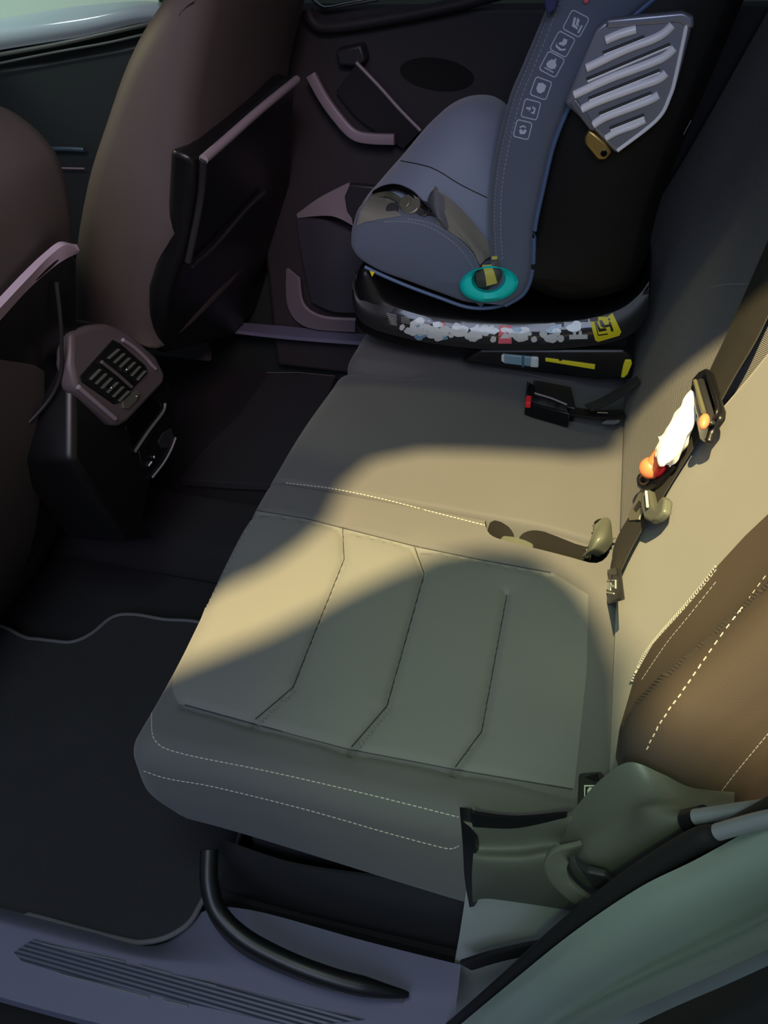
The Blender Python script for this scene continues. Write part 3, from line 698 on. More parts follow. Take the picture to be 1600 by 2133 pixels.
ylab([(1240, 672), (1244, 671), (1250, 684), (1262, 683), (1264, 687), (1248, 690)]); ylab([(1248, 668), (1254, 667), (1260, 677), (1270, 675), (1271, 679), (1258, 682), (1252, 680)])
ylab([(1268, 671), (1272, 670), (1278, 688), (1273, 689)]); ylab([(1266, 664), (1270, 663), (1272, 667), (1268, 668)])
ylab([(1236, 662), (1262, 655), (1263, 656.5), (1238, 663.5)]); ylab([(1236, 662), (1238, 662), (1247, 696), (1245, 696)]); ylab([(1245, 696), (1266, 693), (1266, 695), (1247, 698)])
join('sticker_symbol', yk, rail)
# lower body with indicators
slab2 = lambda nm, px, y, h, m, p, b=.002: prism(nm, [W(u, v, y=y) for u, v in px], (0, h, 0), m, p, bevel=b)
foot = slab2('isofix_arm_housing', [(1000, 728), (1300, 728), (1322, 745), (1316, 790), (1240, 792), (1060, 770), (960, 755)], YB-.015, .06, PLB, cs, .006)
YI = YB-.018
slab2('indicator_body', [(1048, 738), (1112, 744), (1114, 766), (1048, 758)], YI, .01, GREYI, cs, .003)
slab2('indicator_cap', [(1106, 744), (1122, 745), (1122, 767), (1104, 766)], YI-.0015, .01, WHITI, cs, .003)
slab2('indicator_tip', [(1044, 741), (1050, 738), (1051, 757), (1044, 753)], YI-.001, .01, WHITI, cs, .002)
slab2('indicator_bar', [(1087, 741), (1092, 741), (1092, 765), (1087, 765)], YI-.001, .006, mat('steel_blue', (60, 105, 120), .4), cs, .0006)
slab2('yellow_lever', [(1136, 746), (1240, 760), (1239, 770), (1136, 753)], YI, .008, YEL, cs, .001)
slab2('lever_mark', [(1165, 747), (1171, 748), (1170, 752), (1164, 751)], YI-.0006, .002, PLB, cs, .0002)
slab2('yellow_catch', [(1302, 750), (1315, 750), (1317, 758), (1308, 780), (1300, 788), (1293, 787), (1298, 762)], YI, .012, YEL, cs, .002)
slab2('yellow_wedge', [(770, 565), (780, 568), (775, 577)], YB-.03, .004, YEL, cs, .0005)

# outer shell (black back of the seat)
sh_px = [(1010, 600), (1090, 612), (1180, 640), (1300, 620), (1345, 560), (1380, 430), (1440, 280), (1500, 140), (1560, 0), (1600, -120), (1350, -120), (1260, 40), (1190, 160), (1140, 280), (1110, 400), (1090, 500), (1040, 560)]
sp = [tuple(p[:2]) for p in cr([(a, b, 0) for a, b in side(sh_px, .93)], 4, True)]
shell = loft('outer_shell', sp, [.93, .938, .955, 1.0, 1.22, 1.265, 1.28], [.03, .012, .003, 0, 0, .012, .03], mat('shell_black', (11, 11, 12), .5, spec=.3), cs)
sc = stitches('shell_scratch', shell, [(1424, 280), (1440, 250)], THD, cs, w=.0006, dash=.1, cont=True)
dot = blob('shell_rivet', (hit(base, 1226, 611) or hit(shell, 1226, 611))[0], .002, .002, .002, (0, 0, 1), WHITI, cs, 8)
# fabric seat cushion: far hump and near bolster
hump_px = [(760, 545), (738, 500), (745, 440), (782, 392), (832, 335), (880, 278), (925, 240), (975, 224), (1020, 234), (1060, 275), (1100, 380), (1100, 560), (1000, 610), (880, 590)]
Yh = 1.05
hp = [tuple(p[:2]) for p in cr([(a, b, 0) for a, b in side(hump_px, Yh)], 4, True)]
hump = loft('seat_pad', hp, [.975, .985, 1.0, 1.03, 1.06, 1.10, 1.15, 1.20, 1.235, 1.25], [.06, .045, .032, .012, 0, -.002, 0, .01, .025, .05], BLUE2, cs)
Yn = .935
bol_px = [(728, 500), (731, 475), (748, 440), (790, 446), (840, 446), (900, 462), (950, 492), (990, 535), (1030, 570), (1075, 590), (1072, 615), (1030, 636), (975, 636), (915, 616), (850, 592), (790, 570), (748, 545), (730, 522)]
bo = [tuple(p[:2]) for p in cr([(a, b, 0) for a, b in side(bol_px, Yn)], 5, True)]
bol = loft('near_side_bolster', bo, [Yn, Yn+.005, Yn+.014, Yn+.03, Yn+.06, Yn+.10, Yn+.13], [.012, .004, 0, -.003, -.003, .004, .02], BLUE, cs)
stitches('bolster_stitching', bol, [(800, 462), (850, 462), (900, 476), (950, 510), (980, 548), (988, 565)], THD, bol, w=.0007)
stitches('bolster_stitching', bol, [(850, 456), (900, 466), (950, 495), (985, 530), (998, 560)], THD, bol, w=.0007)
tube('bolster_piping', cr([W(u, v, y=Yn+.004) for u, v in [(a, b) for a, b in [(760, 556), (800, 575), (850, 596), (915, 620), (975, 640), (1030, 640), (1075, 622), (1098, 590)]]], 5), .0035, PIPE, bol, seg=10)
# dark line painted along the pad's shading boundary, drawn as a seam
join('pad_shade_line', [x for x in [stitches('s', hump, [(835, 335), (900, 350), (960, 385), (1015, 412)], PLD, cs, w=.0012, dash=.2, cont=True)] if x], hump)
# blue side wing with icons
wl = [(1140, -160), (1110, -20), (1085, 110), (1062, 200), (1040, 290), (1024, 380), (1020, 460), (1022, 540), (1010, 600), (990, 632)]
wr = [(1480, -160), (1400, -40), (1268, 80), (1200, 190), (1155, 290), (1130, 390), (1112, 480), (1108, 560), (1090, 610), (1050, 636)]
wl = [(1190, -160), (1152, -20), (1092, 128), (1062, 200), (1038, 290), (1022, 380), (1018, 460), (1022, 540), (1012, 600), (990, 630)]
YW = .92
rows = []
for k, (dy, f) in enumerate([(.035, 0), (.008, .06), (0, .3), (-.004, .6), (.002, .92), (.02, 1)]):
    rows.append([W(a[0]*(1-f)+b[0]*f, a[1]*(1-f)+b[1]*f, y=YW+dy) for a, b in zip(wl, wr)])
wing = surf('side_wing_cover', rows, BLUE, cs, n=7, thick=.012)
tube('wing_piping', cr([W(u+2, v, y=YW+.012) for u, v in wr], 6), .0042, PIPE, wing, seg=10)
stitches('wing_stitching', wing, [(a+12, b) for a, b in wl[1:8]], THD, wing, w=.0007, dash=.003, gap=.003)
stitches('wing_stitching', wing, [(a+25, b+1) for a, b in wl[1:8]], THD, wing, w=.0008, dash=.004, gap=.003)
ic = [(1200, 49, 25, 'seat'), (1172, 92, 24, 'turn'), (1150, 134, 24, 'up'), (1127, 184, 22, 'shield'), (1106, 228, 21, 'page'), (1089, 270, 20, 'recline')]
parts = []
for cx, cy, r_, kind in ic:
    th = radians(28 if cy < 150 else 20 if cy < 220 else 14)
    def T(pp): return [(cx+(a*cos(th)-b*sin(th))*r_/20, cy+(a*sin(th)+b*cos(th))*r_/20) for a, b in pp]
    fr = []
    for (sx_, sy_, a0) in ((1, -1, -90), (1, 1, 0), (-1, 1, 90), (-1, -1, 180)):
        for k in range(4):
            a = radians(a0+k*30); fr.append((12*sx_+4*cos(a), 14*sy_+4*sin(a)))
    q = T(fr); q.append(q[0])
    parts.append(stitches('i', wing, q, ICON, None, w=.0009, dash=1, off=.0012, cont=True, smooth=False))
    G = {'seat': [[(-8, -8), (-4, -9), (-1, 2), (6, 4), (7, 8), (-4, 7)], [(-2, -10), (3, -8), (4, -1), (8, 2), (1, 2), (-1, -4)], [(9, -2), (12, -2), (12, 12), (9, 12)]],
         'turn': [[(-3, -10), (4, -11), (6, -4), (3, 2), (-6, 3), (-6, -1), (-2, -3)], [(-10, 2), (-8, 6), (2, 8), (9, 4), (9, 8), (1, 12), (-9, 9)]],
         'up': [[(-8, -2), (-4, -8), (3, -8), (8, -2), (8, 4), (3, 8), (-5, 8), (-9, 4)], [(0, -12), (3, -12), (3, -7), (0, -7)], [(-9, 10), (9, 10), (9, 12), (-9, 12)]],
         'shield': [[(-8, -8), (0, -11), (8, -8), (8, 3), (3, 9), (-3, 9), (-8, 3)]],
         'page': [[(-9, -3), (-3, -3), (-3, -7), (0, -1), (-3, 5), (-3, 1), (-9, 1)], [(2, -7), (9, -5), (9, 7), (2, 7), (2, 4), (6, 4), (6, -3), (2, -3)]],
         'recline': [[(-7, 2), (-3, -1), (1, 3), (5, -3), (9, 1), (6, 8), (-3, 10)], [(-8, -4), (-2, -9), (5, -8), (5, -5), (-1, -6), (-6, -2)]]}[kind]
    for g in G: parts.append(decal('i', wing, T(g), ICON, None, off=.001, grid=10))
    for k in range(3): 
        if kind != 'seat': parts.append(stitches('i', wing, T([(-14+k*5, -20+k), (-9+k*5, -19+k)]), MATS.get('faint_print') or mat('faint_print', (130, 145, 165), .8), None, w=.0007, dash=1, off=.001, cont=True, smooth=False))
join('printed_icons', [x for x in parts if x], wing)
blob('red_button', W(1222, -1, y=YW-.004), .005, .004, .005, (0, 0, 1), PINK, wing)
slab2('wing_tab', [(1132, -40), (1170, -40), (1158, 20), (1140, 32), (1134, 10)], .90, .015, mat('navy_fabric', (50, 55, 100), .8), cs, .003)
# turquoise belt guide
def ell(cx, cy, rx, ry, n=28, rot=0): return [(cx+rx*cos(2*pi*i/n)*cos(rot)-ry*sin(2*pi*i/n)*sin(rot), cy+rx*cos(2*pi*i/n)*sin(rot)+ry*sin(2*pi*i/n)*cos(rot)) for i in range(n)]
YT = .912
tg = thing('belt_guide', 'bright turquoise oval belt guide set in the side of the child seat', 'belt guide', tuple(W(1020, 594, y=YT)))
tl = []
outer = ell(1019, 592, 62, 38, 32, -.08); inner = ell(1018, 578, 30, 26, 32, -.2)
n32 = 32; vs, fs = [], []
for ring, yy in ((outer, YT+.012), (ell(1019, 592, 61, 37, 32, -.08), YT), (ell(1019, 590, 52, 32, 32, -.08), YT-.006), (ell(1018, 582, 36, 28, 32, -.15), YT-.003), (inner, YT+.012), (ell(1018, 578, 28, 24, 32, -.2), YT+.03), (outer, YT+.03)):
    vs += [W(u, v, y=yy) for u, v in ring]
for a in range(7):
    b = (a+1) % 7
    for i in range(n32): fs.append((a*n32+i, a*n32+(i+1) % n32, b*n32+(i+1) % n32, b*n32+i))
link('guide_ring', vs, fs, TEAL, tg)
prism('guide_slot', [W(u, v, y=YT+.014) for u, v in ell(1018, 578, 31, 27, 24, -.2)], (0, .004, 0), PLD, tg)
# harness
hs = thing('harness', 'padded harness strap lying over the child seat pad into the turquoise guide', 'harness', tuple(W(950, 470, y=.97)))
def onq(u, v, off):
    h = hit([hump, bol], u, v); return h[0]+(CAM-h[0]).normalized()*off if h else W(u, v, y=.93)
surf('shoulder_pad', [
  [onq(903, 393, .012), onq(893, 412, .006), onq(896, 436, .008), onq(912, 462, .004)],
  [onq(922, 402, .012), onq(912, 425, .026), onq(918, 452, .024), onq(938, 484, .006)],
  [onq(950, 424, .008), onq(942, 446, .028), onq(948, 472, .024), onq(964, 502, .006)],
  [onq(982, 458, .008), onq(974, 476, .026), onq(976, 500, .022), onq(986, 526, .006)],
  [onq(1012, 496, .010), onq(1004, 512, .022), onq(1000, 526, .018), onq(996, 545, .008)],
  [onq(1030, 526, .014), onq(1022, 534, .018), onq(1010, 542, .016), onq(1000, 552, .012)]], HARN, hs, n=7, thick=.01)
surf('pad_curl', [[onq(896, 402, .012), onq(890, 420, .010), (onq(898, 440, .010))], [onq(905, 396, .034), onq(906, 425, .036), onq(914, 456, .03)], [onq(925, 410, .026), onq(928, 440, .03), onq(934, 474, .02)]], mat('curl_fabric', (96, 100, 108), .9), hs, n=6, thick=.004)
surf('lap_strap', [[W(1034, 530, y=.925), W(1024, 548, y=.915), W(1000, 556, y=.915), W(990, 560, y=.925)], [W(1044, 560, y=.915), W(1030, 575, y=.905), W(1008, 582, y=.905), W(992, 582, y=.91)], [W(1046, 576, y=.92), W(1036, 590, y=.912), W(1012, 598, y=.912), W(994, 598, y=.918)]], mat('strap_dark', (70, 76, 72), .6), hs, n=6, thick=.003)
surf('yellow_strap_tag', [[W(1004, 552, y=.913), W(1024, 551, y=.913)], [W(1010, 570, y=.902), W(1030, 568, y=.902)], [W(1014, 596, y=.904), W(1036, 590, y=.904)]], mat('olive_yellow', (190, 190, 90), .6), hs, n=5, thick=.002)
prism('yellow_loop', [W(u, v, y=.918) for u, v in [(1024, 535), (1036, 534), (1036, 540), (1025, 541)]], (0, .004, 0), MATS['olive_yellow'], hs)
# crotch buckle
def onp(u, v, off):
    h = hit([hump, bol], u, v); d = (CAM-h[0]).normalized() if h else None
    return h[0]+d*off if h else W(u, v, y=1.0)
cb = thing('harness_buckle', 'round black and grey harness buckle at the front of the child seat', 'buckle', tuple(onp(840, 425, .01)))
def disc(nm, cx, cy, r, off, ax, m, h=.008):
    c = onp(cx, cy, off); a = V(ax).normalized(); x = a.orthogonal().normalized(); z = a.cross(x)
    P = [c+x*r*cos(2*pi*i/24)+z*r*sin(2*pi*i/24) for i in range(24)]
    return prism(nm, P, -a*h, m, cb, bevel=.0025)
AX = (CAM-onp(840, 425, 0)).normalized()+V((-.3, 0, .5))
BKM = mat('buckle_grey', (110, 112, 100), .25, metal=.3)
decal('lit_patch', [hump, bol], [(782, 394), (800, 398), (826, 410), (822, 440), (838, 450), (800, 456), (760, 462), (745, 470), (752, 440)], HARN, cs, off=.002, grid=8, th=.0015)  # olive lit patch painted on as a paler sheet over the blue fabric
disc('buckle_face', 854, 424, .0185, .022, AX, BKM, .012)
disc('release_cap', 842, 420, .012, .027, AX+V((-.4, 0, .2)), BKM, .008)
disc('side_lug', 878, 435, .0155, .016, AX, PLD, .010)
disc('side_lug', 816, 434, .011, .010, AX, PLD)
tube('tongue_arc', cr([onp(u, v, .012) for u, v in [(781, 403), (800, 393), (826, 390), (855, 402), (875, 422), (892, 440)]], 6), .0058, GLB, cb, seg=12)
tube('tongue_plate', cr([onp(u, v, .016) for u, v in [(782, 408), (805, 404), (822, 410), (835, 420)]], 6), .0048, mat('bright_plate', (150, 155, 135), .2, metal=.7), cb, seg=10)
tube('strap_link', [onp(885, 437, .012), onp(912, 446, .010)], 0, PLB, cb, flat=(.010, .003), seg=12)
# side impact grille, silver, standing off the shell flank
gr = thing('side_impact_guard', 'silver ribbed side impact guard folded out from the child seat shell', 'side guard', tuple(W(1290, 180, y=.90)))
YG = .895
gp = [(1175, 215), (1240, 60), (1260, 44), (1420, 27), (1438, 34), (1442, 55), (1418, 150), (1400, 205), (1370, 255), (1290, 318), (1282, 320), (1240, 275)]
plate_g = slab2('guard_plate', gp, YG, .03, SILV, gr, .005)
slab2('guard_recess_edge', [(1186, 216), (1200, 206), (1240, 262), (1238, 274), (1228, 270)], YG-.004, .02, mat('pewter', (120, 125, 130), .35, metal=.5), gr, .002)
ribs_ = [((1205, 66), (1330, 60), 'b'), ((1240, 145), (1400, 55), 'c'), ((1200, 200), (1407, 100), 'd'), ((1212, 228), (1390, 152), 'd'), ((1238, 258), (1374, 198), 'd'), ((1262, 286), (1345, 250), 'd')]
def ribline(pts, rad, m, nm, yo=0): return tube(nm, cr([W(u, v, y=YG+yo) for u, v in pts], 6), rad, m, gr, seg=12)
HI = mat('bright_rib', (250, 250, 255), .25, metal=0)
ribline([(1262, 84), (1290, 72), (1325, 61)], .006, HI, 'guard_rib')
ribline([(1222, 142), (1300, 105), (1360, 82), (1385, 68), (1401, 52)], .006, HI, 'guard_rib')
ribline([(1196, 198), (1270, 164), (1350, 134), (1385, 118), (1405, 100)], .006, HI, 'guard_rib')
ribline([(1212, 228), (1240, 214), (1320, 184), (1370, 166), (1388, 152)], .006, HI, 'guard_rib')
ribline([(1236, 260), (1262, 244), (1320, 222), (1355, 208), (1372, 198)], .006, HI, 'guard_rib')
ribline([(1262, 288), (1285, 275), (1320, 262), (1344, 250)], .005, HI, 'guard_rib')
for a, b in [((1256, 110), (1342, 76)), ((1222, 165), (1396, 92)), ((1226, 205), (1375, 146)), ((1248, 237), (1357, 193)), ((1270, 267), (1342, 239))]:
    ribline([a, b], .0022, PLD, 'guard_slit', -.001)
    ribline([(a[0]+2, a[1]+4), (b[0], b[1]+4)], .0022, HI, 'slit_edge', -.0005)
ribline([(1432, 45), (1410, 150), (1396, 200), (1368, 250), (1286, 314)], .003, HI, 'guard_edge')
slab2('guard_frame', [(1262, 40), (1422, 24), (1446, 34), (1446, 60), (1430, 60), (1415, 48), (1262, 60)], YG-.003, .02, SILV, gr, .004)
gt = thing('guard_latch', 'small gold coloured latch block under the silver side guard', 'latch', tuple(W(1245, 300, y=.905)))
slab2('latch_block', [(1228, 268), (1262, 296), (1275, 318), (1262, 334), (1246, 334), (1218, 300), (1218, 288)], .902, .02, GOLD, gt, .004)
c = W(1258, 320, y=.899); prism('latch_screw', [c+V((.005*cos(a), 0, .005*sin(a))) for a in [i*pi/8 for i in range(16)]], (0, .004, 0), GLB, gt, bevel=.001)
# ================================================================== front seats
def front_seat(label, pxside, yn, yf, mats_, pocket, off):
    t = thing('front_seat', label, 'car seat', (-.4, (yn+yf)/2, .1))
    sp = [tuple(p[:2]) for p in cr([(a, b, 0) for a, b in pxside], 4, True)]
    w = yf-yn
    back = loft('seat_back', sp, [yn, yn+.006, yn+.018, yn+.045, yn+w*.3, yn+w*.5, yn+w*.7, yf-.045, yf-.018, yf-.006, yf], [.04, .024, .011, .002, -.004, -.006, -.004, .002, .011, .024, .04], SEATL, t)
    return t, back
pas_side = side([(165, 385), (205, 250), (250, 120), (300, 30), (360, -50), (430, -80), (440, 0), (420, 120), (398, 250), (390, 400), (372, 520), (345, 600), (325, 690), (330, 740), (240, 735), (150, 700), (140, 560)], .79)
pseat, pback = front_seat('far front passenger seat seen from behind with a slim framed back panel', pas_side, .78, 1.30, None, None, 0)
# dark moulded back panel with pocket frame
def bpx(L, X0=-.174, z0=.80, k=.42): 
    n_ = V((1, 0, -k)).normalized() if False else V((cos(atan(k)), 0, -sin(atan(k))))
    return [W(u, v, n=n_, o=(X0, 0, z0)) for u, v in L]
bpnl = prism('back_panel', bpx([(405, 330), (440, 318), (600, 175), (618, 168), (604, 440), (560, 620), (480, 705), (345, 740), (352, 620), (392, 500)]), (-.04, 0, .016), PLB, pseat, bevel=.014)
fr = [(424, 332), (470, 292), (540, 230), (618, 166)]
tube('pocket_rim', cr(bpx(fr, -.166), 5), .0075, PTR, pseat, seg=12)
tube('pocket_side', cr(bpx([(424, 332), (420, 400), (408, 470), (392, 545)], -.166), 5), .006, PLD, pseat, seg=12)
tube('pocket_lower_rim', cr(bpx([(400, 555), (450, 510), (510, 440), (550, 400)], -.166), 5), .004, PLD, pseat, seg=12)
drv_side = side([(-160, 250), (-60, 205), (0, 205), (60, 240), (110, 290), (138, 340), (160, 430), (164, 520), (164, 800), (155, 1000), (130, 1100), (40, 1260), (-60, 1330), (-260, 1100), (-300, 600)], .58)
dseat, dback = front_seat('near front driver seat at the left edge with a broad pale pocket rim', drv_side, .10, .60, None, None, 0)
def dpx(L, y): return [W(u, v, y=y) for u, v in L]
prism('back_panel', [W(-60, 760, y=.30), W(-40, 690, y=.33), W(60, 590, y=.42), W(140, 522, y=.50), W(160, 540, y=.53), W(162, 820, y=.53), W(140, 1050, y=.50), (W(20, 1240, y=.40)), W(-60, 1300, y=.33)], (-.02, 0, .006), PLB, dseat, bevel=.004)
surf('pocket_rim', [[W(-60, 735, y=.30), W(0, 668, y=.36), W(60, 602, y=.42), W(110, 558, y=.47), W(140, 538, y=.50), W(162, 528, y=.525)], [W(-60, 705, y=.298), W(0, 642, y=.357), W(60, 578, y=.417), W(105, 532, y=.467), W(138, 510, y=.497), W(166, 522, y=.524)]], mat('pale_rim', (168, 152, 166), .35), dseat, n=6, thick=.01)
tube('pocket_seam', cr([W(118, 590, y=.47), W(128, 700, y=.475), W(120, 800, y=.47), W(60, 880, y=.43), W(-40, 960, y=.36)], 6), .003, PLD, dseat, seg=8)
surf('seat_cushion', [[V((-.85, .60, .12)), V((-.85, .60, .33)), V((-.85, .10, .33)), V((-.85, .10, .12))], [V((-.42, .60, .12)), V((-.42, .60, .34)), V((-.42, .10, .34)), V((-.42, .10, .12))]], F, dseat, n=4, thick=.02)
surf('seat_cushion', [[V((-.85, .78, .12)), V((-.85, .78, .33)), V((-.85, 1.28, .33)), V((-.85, 1.28, .12))], [V((-.50, .78, .12)), V((-.50, .78, .34)), V((-.50, 1.28, .34)), V((-.50, 1.28, .12))]], F, pseat, n=4, thick=.02)
# ================================================================== centre console end with vents
NC = V((1, 0, .12)).normalized(); OC = V((-.285, .6, .4))
def cp(L, off=0): return [W(u, v, n=NC, o=OC+NC*off) for u, v in L]
con = thing('centre_console', 'rear end of the centre console with twin air vents, tray and sockets', 'console', (-.3, .58, .06))
def cpl(nm, px, off, h, m, par=con, bv=.003): return prism(nm, cp(px, off), -NC*h, m, par, bevel=bv)
cpl('console_body', [(150, 660), (210, 672), (330, 740), (352, 790), (372, 880), (372, 920), (318, 1002), (300, 1080), (330, 1120), (260, 1130), (150, 960)], -.014, .12, PLB, bv=.012)
vent = cpl('vent_surround', [(150, 690), (190, 678), (225, 674), (268, 690), (326, 742), (345, 778), (342, 800), (268, 878), (250, 888), (235, 885), (160, 812), (148, 760)], .0, .03, mat('vent_frame', (92, 84, 86), .45), bv=.008)
cpl('vent_opening', [(168, 784), (236, 708), (252, 716), (304, 762), (308, 776), (252, 838), (238, 842), (172, 796)], .0022, .005, PLB, vent, .001)
tube('vent_divider', cp([(212, 754), (245, 780), (274, 806)], .005), .0032, MATS['vent_frame'], vent, seg=8)
for k in range(6):
    tube('vent_slat', cp([(226+k*12, 746+k*9), (247+k*11, 728+k*9)], .004), 0, PL, vent, flat=(.0033, .0012), seg=10)
    tube('vent_slat', cp([(188+k*12, 790+k*9), (208+k*12, 770+k*9)], .004), 0, PL, vent, flat=(.0033, .0012), seg=10)
blob('vent_knob', cp([(264, 770)], .007)[0], .003, .003, .003, (0, 0, 1), CHR, vent, 10)
blob('vent_knob', cp([(232, 808)], .007)[0], .003, .003, .003, (0, 0, 1), CHR, vent, 10)
tube('bright_edge', cr(cp([(256, 708), (280, 724), (304, 746), (316, 760), (324, 768)], .003), 4), .0036, PTR, vent, seg=8)
tube('bright_edge', cr(cp([(163, 806), (200, 838), (240, 872)], .003), 4), .0042, PTR, vent, seg=8)
cpl('vent_wheel', [(256, 836), (286, 812), (292, 820), (286, 834), (268, 852), (258, 850)], .004, .004, PL, vent, .001)
blob('wheel_glint', cp([(285, 826)], .005)[0], .002, .002, .002, (0, 0, 1), CHR, vent, 8)
cpl('storage_tray', [(262, 888), (312, 828), (330, 836), (338, 854), (282, 938), (266, 906)], -.012, .003, GLB, bv=.004)
tube('tray_rim', cr(cp([(282, 940), (310, 898), (340, 858), (344, 840)], -.010), 4), .003, PL, con, seg=8)
cpl('socket_panel', [(290, 940), (344, 862), (366, 888), (368, 915), (316, 996), (296, 970)], -.011, .003, PLB, bv=.003)
cpl('socket_cover', [(330, 920), (340, 902), (358, 892), (364, 912), (358, 930), (338, 934)], -.0095, .003, PLD, bv=.002)
blob('socket_light', cp([(321, 952)], -.009)[0], .0015, .0015, .0028, (0, 0, 1), WHITI, con, 8)
tube('socket_light', cp([(310, 970), (316, 962)], -.009), .0014, WHITI, con, seg=6)
tube('socket_trim', cr(cp([(318, 994), (340, 966), (356, 938), (366, 912)], -.009), 4), .002, PTR, con, seg=8)

# ================================================================== far door
YD = 1.40
door = thing('rear_door', 'dark inner panel of the closed far door with pull handle and pocket', 'car door', (-.1, YD, .08))
dp = lambda L, y=YD: [W(u, v, y=y) for u, v in L]
prism('door_skin', [(-.36, YD, .06), (.80, YD, .06), (.80, YD, .93), (-.36, YD, .90)], (0, .06, 0), DOORC, door, bevel=.01)
sp_ = prism('speaker_grille', dp([(p[0], p[1]) for p in ell(910, 155, 78, 34, 24, .15)], YD-.002), (0, .004, 0), SPK, door)
tube('door_ledge', cr(dp([(640, 20), (655, 48), (690, 56), (800, 40), (950, 10), (1100, -30)], YD-.03), 5), .012, DOORC, door, seg=12)
tube('bright_ledge_trim', cr(dp([(644, -12), (668, 14), (690, 16), (730, 8), (790, -2)], YD-.03), 5), .004, CHR, door, seg=10)
tube('pull_handle', cr(dp([(648, 155), (672, 200), (700, 240), (735, 278), (770, 288), (822, 290)], YD-.06), 5), 0, PTR, door, flat=(.011, .008), up=(0, 1, 0), seg=16)
tag(door.children[-1], 'pewter coloured pull handle') if door.children else None
prism('handle_mount', dp([(698, 104), (752, 92), (762, 128), (745, 140), (704, 138)], YD-.04), (0, .04, 0), PLD, door, bevel=.006)
tube('armrest_edge', cr(dp([(742, 130), (790, 180), (830, 225), (876, 272)], YD-.045), 5), .004, PTR, door, seg=10)
surf('armrest', [[W(742, 134, y=YD-.045), W(800, 195, y=YD-.045), W(876, 272, y=YD-.045)], [W(700, 190, y=YD-.03), W(750, 250, y=YD-.03), W(840, 310, y=YD-.03)]], PLD, door, n=5, thick=.01)
surf('pocket_lip', [[W(618, 446, y=YD-.05), W(665, 412, y=YD-.055), (W(728, 380, y=YD-.05))], [W(620, 454, y=YD-.05), W(690, 450, y=YD-.058), W(735, 470, y=YD-.05)]], mat('pocket_grey', (125, 116, 122), .5), door, n=6, thick=.008)
prism('pocket_back', dp([(728, 384), (716, 410), (720, 440), (740, 466), (790, 470), (790, 390)], YD-.052), (0, .02, 0), PLD, door, bevel=.004)
surf('door_pocket', [[W(618, 455, y=YD-.05), W(680, 462, y=YD-.07), W(760, 500, y=YD-.07)], [W(630, 540, y=YD-.05), W(690, 560, y=YD-.07), W(770, 580, y=YD-.07)], [W(650, 630, y=YD-.04), W(700, 650, y=YD-.06), W(780, 650, y=YD-.06)]], mat('pocket_dark', (52, 52, 60), .7), door, n=5, thick=.01)
surf('pocket_skirt', [[W(596, 560, y=YD-.02), W(600, 640, y=YD-.02), W(640, 682, y=YD-.03), W(740, 692, y=YD-.03)], [W(620, 580, y=YD-.045), W(630, 635, y=YD-.05), W(670, 662, y=YD-.055), W(740, 668, y=YD-.055)]], MATS['pocket_grey'], door, n=6, thick=.008)
s2 = surf('trim_5', [[W(480, 670, y=YD-.01), W(600, 680, y=YD-.01), W(760, 696, y=YD-.01)], [W(470, 685, y=YD-.06), W(600, 700, y=YD-.06), W(760, 712, y=YD-.06)]], SILL, None, n=5, thick=.01); tag(s2, kind='structure')
wf = prism('wall_far', [(-1.4, YD+.065, -.02), (.9, YD+.065, -.02), (.9, YD+.065, .90), (-.36, YD+.065, .9), (-1.4, YD+.065, .80)], (0, .05, 0), DOORG, None); tag(wf, kind='structure')
fd = thing('front_door', 'dark green-tinted inner panel of the far front door with ridged top', 'car door', (-.9, 1.38, .2))
prism('door_skin', [W(u, v, y=1.40) for u, v in [(-260, 200), (-100, 158), (100, 132), (240, 106), (420, 60), (420, 340), (300, 520), (-260, 560)]], (0, .03, 0), DOORG, fd, bevel=.006)
tube('ridge', cr([W(u, v, y=1.375) for u, v in [(-200, 150), (0, 114), (120, 92), (220, 70), (300, 52), (380, 34)]], 5), .005, mat('ridge_trim', (88, 92, 84), .4), fd, seg=10)
tube('ridge', cr([W(u, v, y=1.375) for u, v in [(-200, 176), (0, 132), (120, 108), (220, 90), (300, 72), (380, 56)]], 5), .003, MATS['ridge_trim'], fd, seg=10)
tube('door_strip', cr([W(u, v, y=1.37) for u, v in [(20, 310), (130, 310), (176, 312)]], 4), .006, mat('blue_strip', (70, 90, 100), .3, metal=.4), fd, seg=10)
tube('pocket_edge', cr([W(u, v, y=1.37) for u, v in [(20, 345), (130, 350), (176, 351)]], 4), .0022, PTR, fd, seg=8)
win = surf('window_1', [[W(u, v, y=1.39) for u, v in [(-200, -60), (0, -60), (200, -70), (420, -90)]], [W(u, v, y=1.385) for u, v in [(-200, 20), (0, 10), (170, 0), (330, -30)]], [W(u, v, y=1.385) for u, v in [(-200, 60), (0, 38), (170, 14), (330, 4)]]], mat('window_glass', (200, 225, 205), .08, spec=.8, emit=((190, 220, 190), .16)), None, n=6, thick=.004); tag(win, kind='structure')  # pale glass glows faintly in place of the bright outside
s3 = surf('door_top_sill', [[W(u, v, y=1.385) for u, v in [(-200, 60), (0, 38), (170, 12), (290, 2), (345, 6)]], [W(u, v, y=1.36) for u, v in [(-200, 90), (0, 62), (170, 38), (290, 14), (345, 18)]], [W(u, v, y=1.36) for u, v in [(-200, 118), (0, 84), (170, 58), (290, 34), (345, 34)]], [W(u, v, y=1.375) for u, v in [(-200, 140), (0, 104), (170, 76), (290, 48), (345, 46)]]], SKY, None, n=6, thick=.006)
tag(s3, 'glossy pale ledge along the top of the far front door', 'door ledge')
gv = surf('trim_6', [[W(270, -60, y=1.5), W(400, -60, y=1.5)], [W(280, -5, y=1.5), W(400, 60, y=1.5)]], mat('foliage_green', (70, 120, 60), .7), None, n=4, thick=.01); tag(gv, kind='structure')
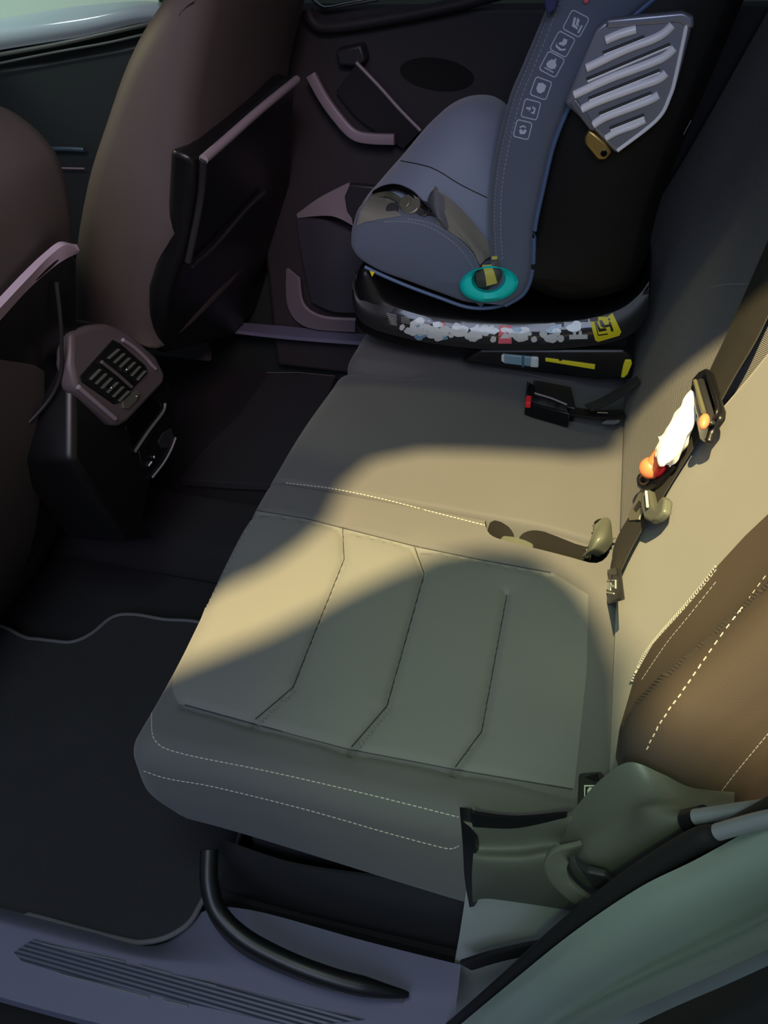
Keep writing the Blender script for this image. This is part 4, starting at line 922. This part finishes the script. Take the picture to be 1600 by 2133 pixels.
# ================================================================== roof and lights
roof = prism('ceiling', [(-1.35, .16, 1.33), (-.6, .19, 1.42), (.2, .20, 1.44), (.95, .18, 1.40), (.95, 1.36, 1.40), (.2, 1.36, 1.44), (-.6, 1.36, 1.42), (-1.35, 1.36, 1.33)], (0, 0, .03), HEAD, None); tag(roof, kind='structure')
bw = prism('wall_rear', [(.93, -.02, 0), (.93, 1.42, 0), (.93, 1.36, 1.42), (.93, .05, 1.42)], (.03, 0, 0), HEAD, None); tag(bw, kind='structure')

gd = prism('ground', [(-8, -8, -.36), (8, -8, -.36), (8, 8, -.36), (-8, 8, -.36)], (0, 0, -.05), mat('asphalt', (48, 48, 50), .9, bump=1, scale=60, mottle=.2), None); tag(gd, kind='structure')
wo = prism('wall_outside', [(-8, 3.4, -.36), (8, 3.4, -.36), (8, 3.4, 3.2), (-8, 3.4, 3.2)], (0, .1, 0), mat('outside_wall', (96, 104, 92), .9, mottle=.15), None); tag(wo, kind='structure')
def lamp(name, kind, loc, target, energy, col, size=.05, spot=60, blend=.3):
    l = bpy.data.lights.new(name, kind); l.energy = energy; l.color = col
    if kind == 'SPOT': l.spot_size = radians(spot); l.spot_blend = blend; l.shadow_soft_size = size
    elif kind == 'AREA': l.shape = 'DISK'; l.size = size
    else: l.shadow_soft_size = size
    o = bpy.data.objects.new(name, l); COL.objects.link(o); o.location = loc
    o.rotation_euler = (V(target)-V(loc)).to_track_quat('-Z', 'Y').to_euler(); return o
L = V((.30, -.95, 3.0))
ZB = 2.45
# lit patch outline on the seats, carried up into an added light blocker
lit = [(300, 1425), (420, 1372), (560, 1318), (700, 1248), (800, 1200), (900, 1160), (1000, 1140), (1110, 1150), (1200, 1220), (1262, 1300), (1310, 1380), (1315, 1470), (1360, 1530), (1480, 1580), (1600, 1640), (1700, 1700),
       (1760, 1300), (1760, 700), (1700, 560), (1600, 620), (1480, 705), (1390, 780), (1320, 850), (1288, 925), (1200, 935), (1000, 922), (880, 920), (780, 940), (725, 985), (690, 1060), (640, 1110), (560, 1165), (440, 1228), (350, 1265), (300, 1300)]
def surfpt(u, v):
    h = hit([cush, cush2, bb, bc], u, v)
    if h and u < 1900 and h[0].z < 1.2: return h[0]
    return W(u, v, z=.34) if u < 1280 else W(u, v, n=bn, o=(BX, 0, .34))
hole = []
for u, v in lit:
    P = surfpt(u, v); t = (ZB-L.z)/(P.z-L.z); hole.append(L+(P-L)*t)
hc_ = sum(hole, V())/len(hole)
bm = bmesh.new(); es = []
for ring in (hole, [hc_+V((.62*cos(i*pi/8), .62*sin(i*pi/8), 0)) for i in range(16)]):
    vv_ = [bm.verts.new(p) for p in ring]
    es += [bm.edges.new((vv_[i], vv_[(i+1) % len(vv_)])) for i in range(len(vv_))]
bmesh.ops.triangle_fill(bm, use_beauty=True, use_dissolve=False, edges=es)
me = bpy.data.meshes.new('light_blocker_mesh'); bm.to_mesh(me); bm.free()
shade = bpy.data.objects.new('light_blocker', me); COL.objects.link(shade); me.materials.append(PLB)
so = shade.modifiers.new('s', 'SOLIDIFY'); so.thickness = .01
tag(shade, 'black light blocker with an irregular opening, added high above the car', 'light blocker')
lamp('street_lamp', 'SPOT', L, surfpt(1000, 1150), 1250, (1, .78, .36), .007, 58, .1)
lamp('cool_fill', 'AREA', (.2, -2.2, 2.3), (.3, .4, .3), 27, (.64, .74, 1.0), 1.6)
lamp('overhead_fill', 'AREA', (.15, -.45, 2.25), (.2, .1, 0), 9, (.78, .95, .85), .7)
lamp('green_lamp', 'SPOT', (.25, -1.3, 2.25), surfpt(1060, 1420), 60, (.66, 1.0, .38), .05, 17, 1.0)
lamp('front_dome_lamp', 'SPOT', (-1.05, .62, 1.25), (.08, .93, .5), 12, (.95, .92, .5), .03, 34, .5)
lamp('ledge_fill', 'SPOT', (-1.25, .85, 1.3), (-.82, 1.38, .88), 9, (.80, 1.0, .96), .05, 34, .8)  # added fill without a real source, brightens the far door ledge
lamp('pink_lamp', 'SPOT', (.6, -1.0, 2.0), W(200, 110, y=.7), 105, (1, .70, .78), .3, 36, .9)
wd_ = bpy.data.worlds.new('world'); S.world = wd_; wd_.use_nodes = True
bgn = wd_.node_tree.nodes['Background']; bgn.inputs[0].default_value = (.55, .65, .85, 1); bgn.inputs[1].default_value = .17
S.view_settings.view_transform = 'Standard'; S.view_settings.look = 'None'; S.view_settings.gamma = 1; S.view_settings.exposure = 0
S.view_settings.use_curve_mapping = False
